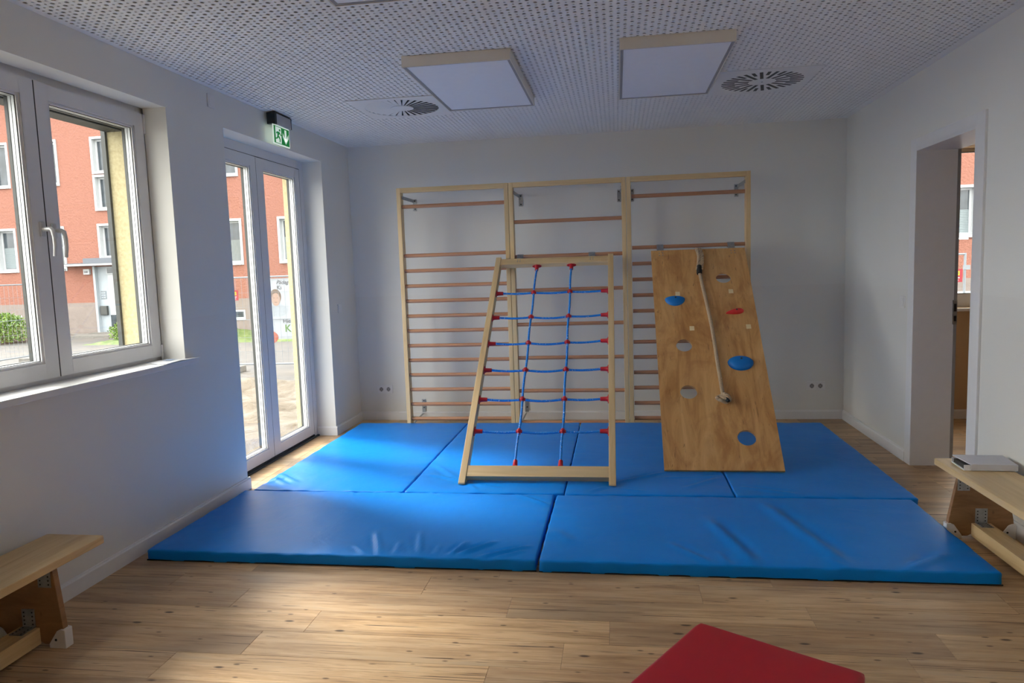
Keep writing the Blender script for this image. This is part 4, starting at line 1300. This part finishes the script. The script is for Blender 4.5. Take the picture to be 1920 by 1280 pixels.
m = MB(); m.box(-19.0, -14.6, 17.0, 17.12, GZ, GZ+0.06); m.box(-19.0, -16.2, 16.9, 18.9, GZ-0.02, GZ+0.012)
struct(m, 'kerb', M_CONC, 'low concrete kerb before the entrance', 'kerb')

# ------------------------------------------------------------------ outside: coral apartment house
FY = 19.0
ab = thing('apartment_building', 'coral rendered apartment house with white framed windows across the yard', 'building', (0, FY, 0))
m = MB()
cols = [(-29.2, -28.3), (-26.8, -25.9), (-24.3, -23.4), (-21.70, -20.80), (-19.59, -18.69), (-14.8, -13.9), (-12.25, -11.35), (-9.93, -9.03), (-7.8, -6.9), (-5.0, -4.1), (-2.8, -1.9), (0.6, 1.5), (2.9, 3.8), (5.4, 6.3), (8.1, 9.0), (10.4, 11.3), (13.10, 14.0), (15.6, 16.5), (18.0, 18.9)]
rowsz = [(1.86, 3.58), (5.12, 6.87)]
ent = (-17.27, -15.95)
ents = [(2.24, 3.61), (4.10, 5.455), (5.487, 6.875)]
holes_c = []
allcols = sorted([(a, b, [r for r in rowsz]) for a, b in cols] + [(ent[0], ent[1], [(-0.55, 1.98)] + ents)])
ED = (-17.60, -15.62)
def facade():
    m = MB(); xs = -33.0; top = 8.6; d = 0.5
    for a, b, rs in allcols:
        if a == ent[0]:
            m.box(xs, ED[0], 0, d, 0.6, top); m.box(ED[0], a, 0, d, 1.98, top)
        elif xs == ent[1]:
            m.box(xs, ED[1], 0, d, 1.98, top); m.box(ED[1], a, 0, d, 0.6, top)
        else: m.box(xs, a, 0, d, 0.6, top)
        z = 0.6
        for (p, q) in sorted(rs):
            if p < 0.6:
                z = max(z, q); continue
            if p > z: m.box(a, b, 0, d, z, p)
            z = q
        m.box(a, b, 0, d, z, top); xs = b
    m.box(xs, 24.0, 0, d, 0.6, top)
    return m
fm = facade()
fm.build('coral_wall', M_CORAL, ab)
m = MB(); m.box(-33, ED[0], -0.03, 0.5, -0.7, 0.6); m.box(ED[1], 24, -0.03, 0.5, -0.7, 0.6); m.build('plinth', M_PLINTH, ab)
m = MB(); m.box(-33.5, 24.5, -0.5, 6, 8.6, 8.8); m.build('eaves', M_EXTW, ab)
m = MB(); m.prism([(-0.55, 8.8), (6, 11.5), (6, 8.8)], 'x', -33.5, 24.5); m.build('roof', M_ROOF, ab)
def far_window(a, b, p, q, fill):
    w, h = b-a, q-p; cx, cz = (a+b)/2, (p+q)/2
    m = MB()
    e = 0.085
    # surround proud of the render plus deep white reveals
    m.box(-w/2, -w/2+e, -0.035, 0.24, -h/2, h/2); m.box(w/2-e, w/2, -0.035, 0.24, -h/2, h/2)
    m.box(-w/2+e, w/2-e, -0.035, 0.24, h/2-e, h/2); m.box(-w/2+e, w/2-e, -0.07, 0.24, -h/2, -h/2+e)
    o = m.build('window', M_EXTW, ab); o.location = (cx, 0, cz)
    m = MB(); f = 0.07; W2, H2 = w/2-e, h/2-e
    m.box(-W2, -W2+f, 0.16, 0.22, -H2, H2); m.box(W2-f, W2, 0.16, 0.22, -H2, H2); m.box(-W2+f, W2-f, 0.16, 0.22, H2-f, H2); m.box(-W2+f, W2-f, 0.16, 0.22, -H2, -H2+f)
    if w > 1.25: m.box(-0.04, 0.04, 0.155, 0.22, -H2+f, H2-f)
    m.build('casement', M_EXTW, o)
    m = MB(); m.box(-W2+f, W2-f, 0.195, 0.21, -H2+f, H2-f); m.build('pane', M_FARGL, o)
    if fill == 'blind':
        m = MB(); n = 18; z0, z1 = -H2+f+0.02, -H2+f+(2*H2-2*f)*0.58 if w < 1.25 else H2-f-0.05
        for k in range(n):
            za = z0+(z1-z0)*k/n; zb = z0+(z1-z0)*(k+1)/n
            m.add([(-W2+f, 0.190, za), (W2-f, 0.190, za), (W2-f, 0.184, (za+zb)/2), (-W2+f, 0.184, (za+zb)/2), (W2-f, 0.190, zb), (-W2+f, 0.190, zb)], [(0, 1, 2, 3), (3, 2, 4, 5)])
        m.build('pleated_blind', M_BLIND, o)
    if fill == 'curtain':
        m = MB(); n = 24
        for k in range(n):
            xa = -W2+f+(2*W2-2*f)*k/n; xb_ = -W2+f+(2*W2-2*f)*(k+1)/n; za = -H2+f; zb = -H2+f+(2*H2-2*f)*0.56
            ya, yc = (0.192, 0.186) if k % 2 else (0.186, 0.192)
            m.add([(xa, ya, za), (xb_, yc, za), (xb_, yc, zb), (xa, ya, zb)], [(0, 1, 2, 3)])
        m.build('net_curtain', M_CURT, o)
    return o
for a, b in cols:
    for ri, (p, q) in enumerate(rowsz):
        fill = {(-21.70, 0): 'blind', (-12.25, 0): 'curtain', (-19.59, 0): 'curtain', (-9.93, 1): 'curtain', (-9.93, 0): 'blind'}.get((a, ri))
        if (a == 13.10 and ri == 0):
            o = far_window(a, b, 1.92, 3.60, None)
            m = MB(); n = 14
            z0, z1 = -0.70, 0.06
            for k in range(n):
                za = z0+(z1-z0)*k/n; zb = z0+(z1-z0)*(k+1)/n
                m.add([(-0.30, 0.190, za), (0.30, 0.190, za), (0.30, 0.182, (za+zb)/2), (-0.30, 0.182, (za+zb)/2), (0.30, 0.190, zb), (-0.30, 0.190, zb)], [(0, 1, 2, 3), (3, 2, 4, 5)])
            m.build('pleated_blind', M_BLIND, o)
        else:
            far_window(a, b, p, q, fill)
for (p, q) in ents: far_window(ent[0], ent[1], p, q, None)
# basement windows
for (a, b) in ((-21.62, -20.86), (-12.3, -11.42), (13.0, 13.9)):
    m = MB(); m.box(a, b, -0.045, 0.0, -0.22, 0.17); o = m.build('basement_window', M_EXTW, ab)
    k = MB(); k.box(a+0.14, b-0.06, -0.05, -0.044, -0.10, 0.11); k.build('pane', M_FARGL, o)
# entrance
m = MB(); m.box(ED[0], ED[0]+0.09, -0.06, 0.3, -0.58, 2.0); m.box(ED[1]-0.09, ED[1], -0.06, 0.3, -0.58, 2.0); m.box(ED[0]+0.09, ED[1]-0.09, 0.10, 0.3, -0.58, 2.0)
e0 = m.build('entrance_surround', M_EXTG, ab); e0['label'] = 'white entrance surround with side panel'
m = MB(); m.box(-17.06, -15.95, 0.05, 0.10, -0.52, 1.66)
dd = m.build('entrance_door', M_EXTW, ab)
for k in range(9):
    m = MB(); m.box(-16.82, -16.68, 0.043, 0.05, 1.42-k*0.16, 1.44-k*0.16); m.build('slit', M_GALV, dd)
m = MB(); m.box(-17.10, -15.95, 0.05, 0.1, 1.68, 1.95); m.build('transom', M_EXTW, ab)
m = MB(); m.box(-17.06, -16.66, 0.04, 0.05, 1.715, 1.92); m.build('transom_pane', M_FARGL, ab)
m = MB(); m.box(-17.06, -16.64, 0.04, 0.05, -0.37, 0.10); m.build('low_pane', M_FARGL, dd)
m = MB(); m.box(-17.45, -17.17, -0.02, 0.10, 0.10, 0.46); mb_ = m.build('mailbox', M_DARKALU, ab, bevel=0.02)
m = MB(); m.box(-17.44, -17.21, 0.085, 0.10, 0.72, 1.04); m.build('bell_panel', M_GALV, ab)
for r_ in range(3):
    for c_ in range(2):
        m = MB(); m.box(-17.42+c_*0.1, -17.34+c_*0.1, 0.078, 0.085, 0.76+r_*0.09, 0.80+r_*0.09); m.build('bell_button', M_EXTG, ab)
m = MB(); m.box(-18.72, -15.2, -0.55, 0.0, 2.02, 2.09); m.build('canopy', M_EXTW, ab)
m = MB(); m.box(-18.74, -15.2, -0.56, 0.0, 2.09, 2.12); m.box(-17.66, -15.2, -0.45, 0.0, 2.12, 2.30); m.build('canopy_roofing', M_ROOF, ab)
m = MB(); m.box(-17.97, -17.71, -0.10, -0.0, 1.69, 1.90); hn = m.build('house_number_box', M_EXTW, ab, bevel=0.008)
text_part('number', '288', 0.115, M_INKG, hn, (-17.94, -0.103, 1.75), (PI/2, 0, 0))
m = MB(); m.box(-17.7, -15.6, -0.45, 0.0, -0.62, -0.56); m.build('door_step', M_CONC, ab)

# ------------------------------------------------------------------ outside: fences
def fence_panel(label, p, q, npan, sign=None, feet=True, clamp_end=False):
    p = Vector(p); q = Vector(q); d = (q-p); L = d.length; ang = math.atan2(d.y, d.x)
    t = thing('construction_fence', label, 'fence', (p.x, p.y, GZ), (0, 0, ang))
    pl = L/npan
    for i in range(npan):
        x0, x1 = i*pl+0.03, (i+1)*pl-0.03
        for zz in (0.19, 2.0, 1.12):
            m = MB(); r = 0.019 if zz != 1.12 else 0.007
            m.tube([(x0, 0, zz), (x1, 0, zz)], r, 6); m.build('rail', M_GALV, t)
        for xx in (x0, x1):
            m = MB(); m.tube([(xx, 0, 0.0), (xx, 0, 2.02)], 0.021, 6); m.build('post', M_GALV, t)
        m = MB(); n = int((x1-x0)/0.13)
        for k in range(1, n):
            xx = x0+(x1-x0)*k/n; m.box(xx-0.0018, xx+0.0018, -0.0018, 0.0018, 0.19, 2.0)
        for zz in (0.45, 0.75, 1.38, 1.68): m.box(x0, x1, -0.0022, 0.0022, zz-0.0022, zz+0.0022)
        w = m.build('wire_mesh', M_GALV, t); w['kind'] = 'stuff'
        for k, xx in enumerate((i*pl,)+((L,) if i == npan-1 else ())):
            m = MB(); m.box(xx-0.11, xx+0.11, -0.33, 0.33, -0.0, 0.13); m.build('concrete_foot', M_CONC, t, bevel=0.02)
            m = MB(); m.box(xx-0.05, xx+0.05, -0.03, 0.03, 1.72, 1.80); m.build('clamp', M_GALV, t)
    return t
fL = fence_panel('grey wire fence panel with a blue clamp, seen through the window', (-12.32, 6.2), (-12.36, 9.85), 1)
m = MB(); m.box(3.58, 3.68, -0.035, 0.035, 1.45, 1.95); m.build('blue_clamp', M_BLUECL, fL)
m = MB(); m.tube([(3.66, 0.02, 0.02), (3.66, 0.02, 2.0)], 0.035, 8); m.build('brace_post', M_GALV, fL)
FB = 7.5
fD = fence_panel('long grey wire fence along the yard behind the terrace door', (-5.55, FB), (8.70, FB), 4)
fR = fence_panel('grey wire fence panel seen through the side room window', (8.95, FB), (15.9, FB+0.3), 2)
m = MB(); m.tube([(0.04, -0.03, 0.0), (0.02, -0.03, 2.03)], 0.03, 8); m.build('brace_post', plain('pale_post', (0.28, 0.29, 0.30, 1), 0.5), fR)
# banner on the fence
bn = thing('fence_banner', 'white printed fence banner with a portrait and lettering behind the terrace door', 'banner', (-5.02, FB+0.035, 0.10))
nxb, nyb = 24, 14; vs = []; fs = []
BWd, BHt = 2.15, 1.26
def bwav(x, z): return -0.006 - 0.006*math.sin(x*5.0)*math.sin(z*3)
m = MB()
for j in range(nyb+1):
    for i in range(nxb+1):
        x, z = BWd*i/nxb, BHt*j/nyb; vs.append((x, 0, z))
for j in range(nyb):
    for i in range(nxb):
        a = j*(nxb+1)+i; fs.append((a, a+1, a+nxb+2, a+nxb+1))
m.add(vs, fs); sh = m.build('sheet', M_BANNER, bn)
md = sh.modifiers.new('thickness', 'SOLIDIFY'); md.thickness = 0.002
RX = (PI/2, 0, 0)
ox = 5.02
text_part('lettering', 'Pädagogik', 0.115, M_INKG, sh, (-4.50+ox, -0.004, 1.14), RX, 0.001, 0.35)
text_part('lettering', 'Ki', 0.12, M_INKG, sh, (-4.49+ox, -0.004, 1.03), RX, 0.001)
text_part('lettering', 'Hier e', 0.12, M_INKG, sh, (-4.40+ox, -0.004, 0.335), RX, 0.001)
text_part('lettering', 'K', 0.22, M_INKGREEN, sh, (-4.37+ox, -0.004, 0.15), RX, 0.002)
text_part('lettering', 'i', 0.22, M_INKOR, sh, (-4.23+ox, -0.004, 0.15), RX, 0.002)
def disc(name, mat, cx, cz, rx, rz, y, par, n=20):
    m = MB(); m.add([(cx+rx*math.cos(2*PI*k/n), y, cz+rz*math.sin(2*PI*k/n)) for k in range(n)], [tuple(range(n))]); return m.build(name, mat, par)
disc('printed_shirt', M_SHIRT, -4.50+ox, 0.60, 0.22, 0.13, -0.0025, sh)
disc('printed_hair', M_HAIR, -4.53+ox, 0.885, 0.125, 0.155, -0.0032, sh)
disc('printed_face', M_SKIN, -4.525+ox, 0.825, 0.095, 0.135, -0.0038, sh)
m = MB()
for sx in (-0.04, 0.035): m.box(-4.525+ox+sx-0.014, -4.525+ox+sx+0.014, -0.0042, -0.0039, 0.85, 0.862)
m.box(-4.525+ox-0.03, -4.525+ox+0.025, -0.0042, -0.0039, 0.762, 0.774)
m.build('printed_features', M_HAIR, sh)
disc('printed_shape', M_INKOR, -4.72+ox, 0.04, 0.20, 0.14, -0.0034, sh)
# red and yellow notice boards on the fence
def notice(label, x, z0, w, h):
    t = thing('notice_board', label, 'sign', (x, FB-0.028, z0), group='red fence notices')
    m = MB(); m.box(0, w, -0.004, 0, 0, h); p = m.build('board', M_SIGNR, t)
    m = MB(); m.box(w*0.1, w*0.82, -0.006, -0.004, h*0.52, h*0.85); m.build('yellow_field', M_SIGNY, p)
    m = MB(); m.box(w*0.2, w*0.78, -0.0065, -0.006, h*0.66, h*0.71); m.build('dark_print', M_INKG, p)
    m = MB(); m.box(w*0.1, w*0.82, -0.0055, -0.004, h*0.30, h*0.37); m.box(w*0.2, w*0.74, -0.0055, -0.004, h*0.12, h*0.19); m.build('white_print', M_EXTW, p)
notice('red notice with yellow field on the fence beside the printed banner', -5.53, 0.93, 0.215, 0.21)
notice('red notice with yellow field on the fence beyond the side room', 8.36, 0.90, 0.26, 0.235)

# ------------------------------------------------------------------ shrubs
def shrub(label, x, y, w, h, n, seed):
    rnd = random.Random(seed)
    t = thing('garden_shrub', label, 'shrub', (x, y, GZ))
    m = MB()
    for k in range(10):
        a = rnd.uniform(0, 2*PI); r = rnd.uniform(0.2, 0.8)
        m.tube([(0.03*math.cos(a), 0.03*math.sin(a), 0), (w*0.3*r*math.cos(a), w*0.3*r*math.sin(a), h*0.45), (w*0.42*r*math.cos(a), w*0.42*r*math.sin(a), h*0.75)], [0.015, 0.01, 0.004], 5)
    m.build('stem', M_STEM, t)
    vs = []; fs = []
    for k in range(n):
        a = rnd.uniform(0, 2*PI); zz = rnd.random()**0.8; r = math.sqrt(rnd.random())
        env = math.sin(PI*min(1, 0.18+zz*0.80))**0.7*(0.85+0.25*noise.noise(Vector((a*1.5, zz*3, seed))))
        c = Vector((math.cos(a)*r*w/2*env, math.sin(a)*r*w/2*env, 0.05+zz*h))
        s = rnd.uniform(0.030, 0.055)
        d = Vector((rnd.uniform(-1, 1), rnd.uniform(-1, 1), rnd.uniform(-0.3, 1))).normalized()
        e = d.cross(Vector((rnd.uniform(-1, 1), rnd.uniform(-1, 1), rnd.uniform(-1, 1)))).normalized()
        b = len(vs)
        vs += [tuple(c), tuple(c+d*s+e*s*0.45), tuple(c+d*s*2.0), tuple(c+d*s-e*s*0.45)]; fs.append((b, b+1, b+2, b+3))
    m = MB(); m.v = vs; m.f = fs
    me = bpy.data.meshes.new('foliage'); me.from_pydata(vs, [], fs); me.materials.append(M_LEAF)
    o = bpy.data.objects.new('foliage', me); COL.objects.link(o); o.parent = t; o['kind'] = 'stuff'
    return t
shrub('large green shrub behind the fence panel with the blue clamp', -18.2, 15.3, 1.9, 0.95, 3600, 3)
shrub('low green shrub partly cut off by the picture edge behind the fence', -20.6, 15.0, 1.6, 0.8, 2200, 5)
shrub('small green shrub beside the path to the coral house entrance', -13.75, 15.2, 0.95, 0.62, 1500, 9)
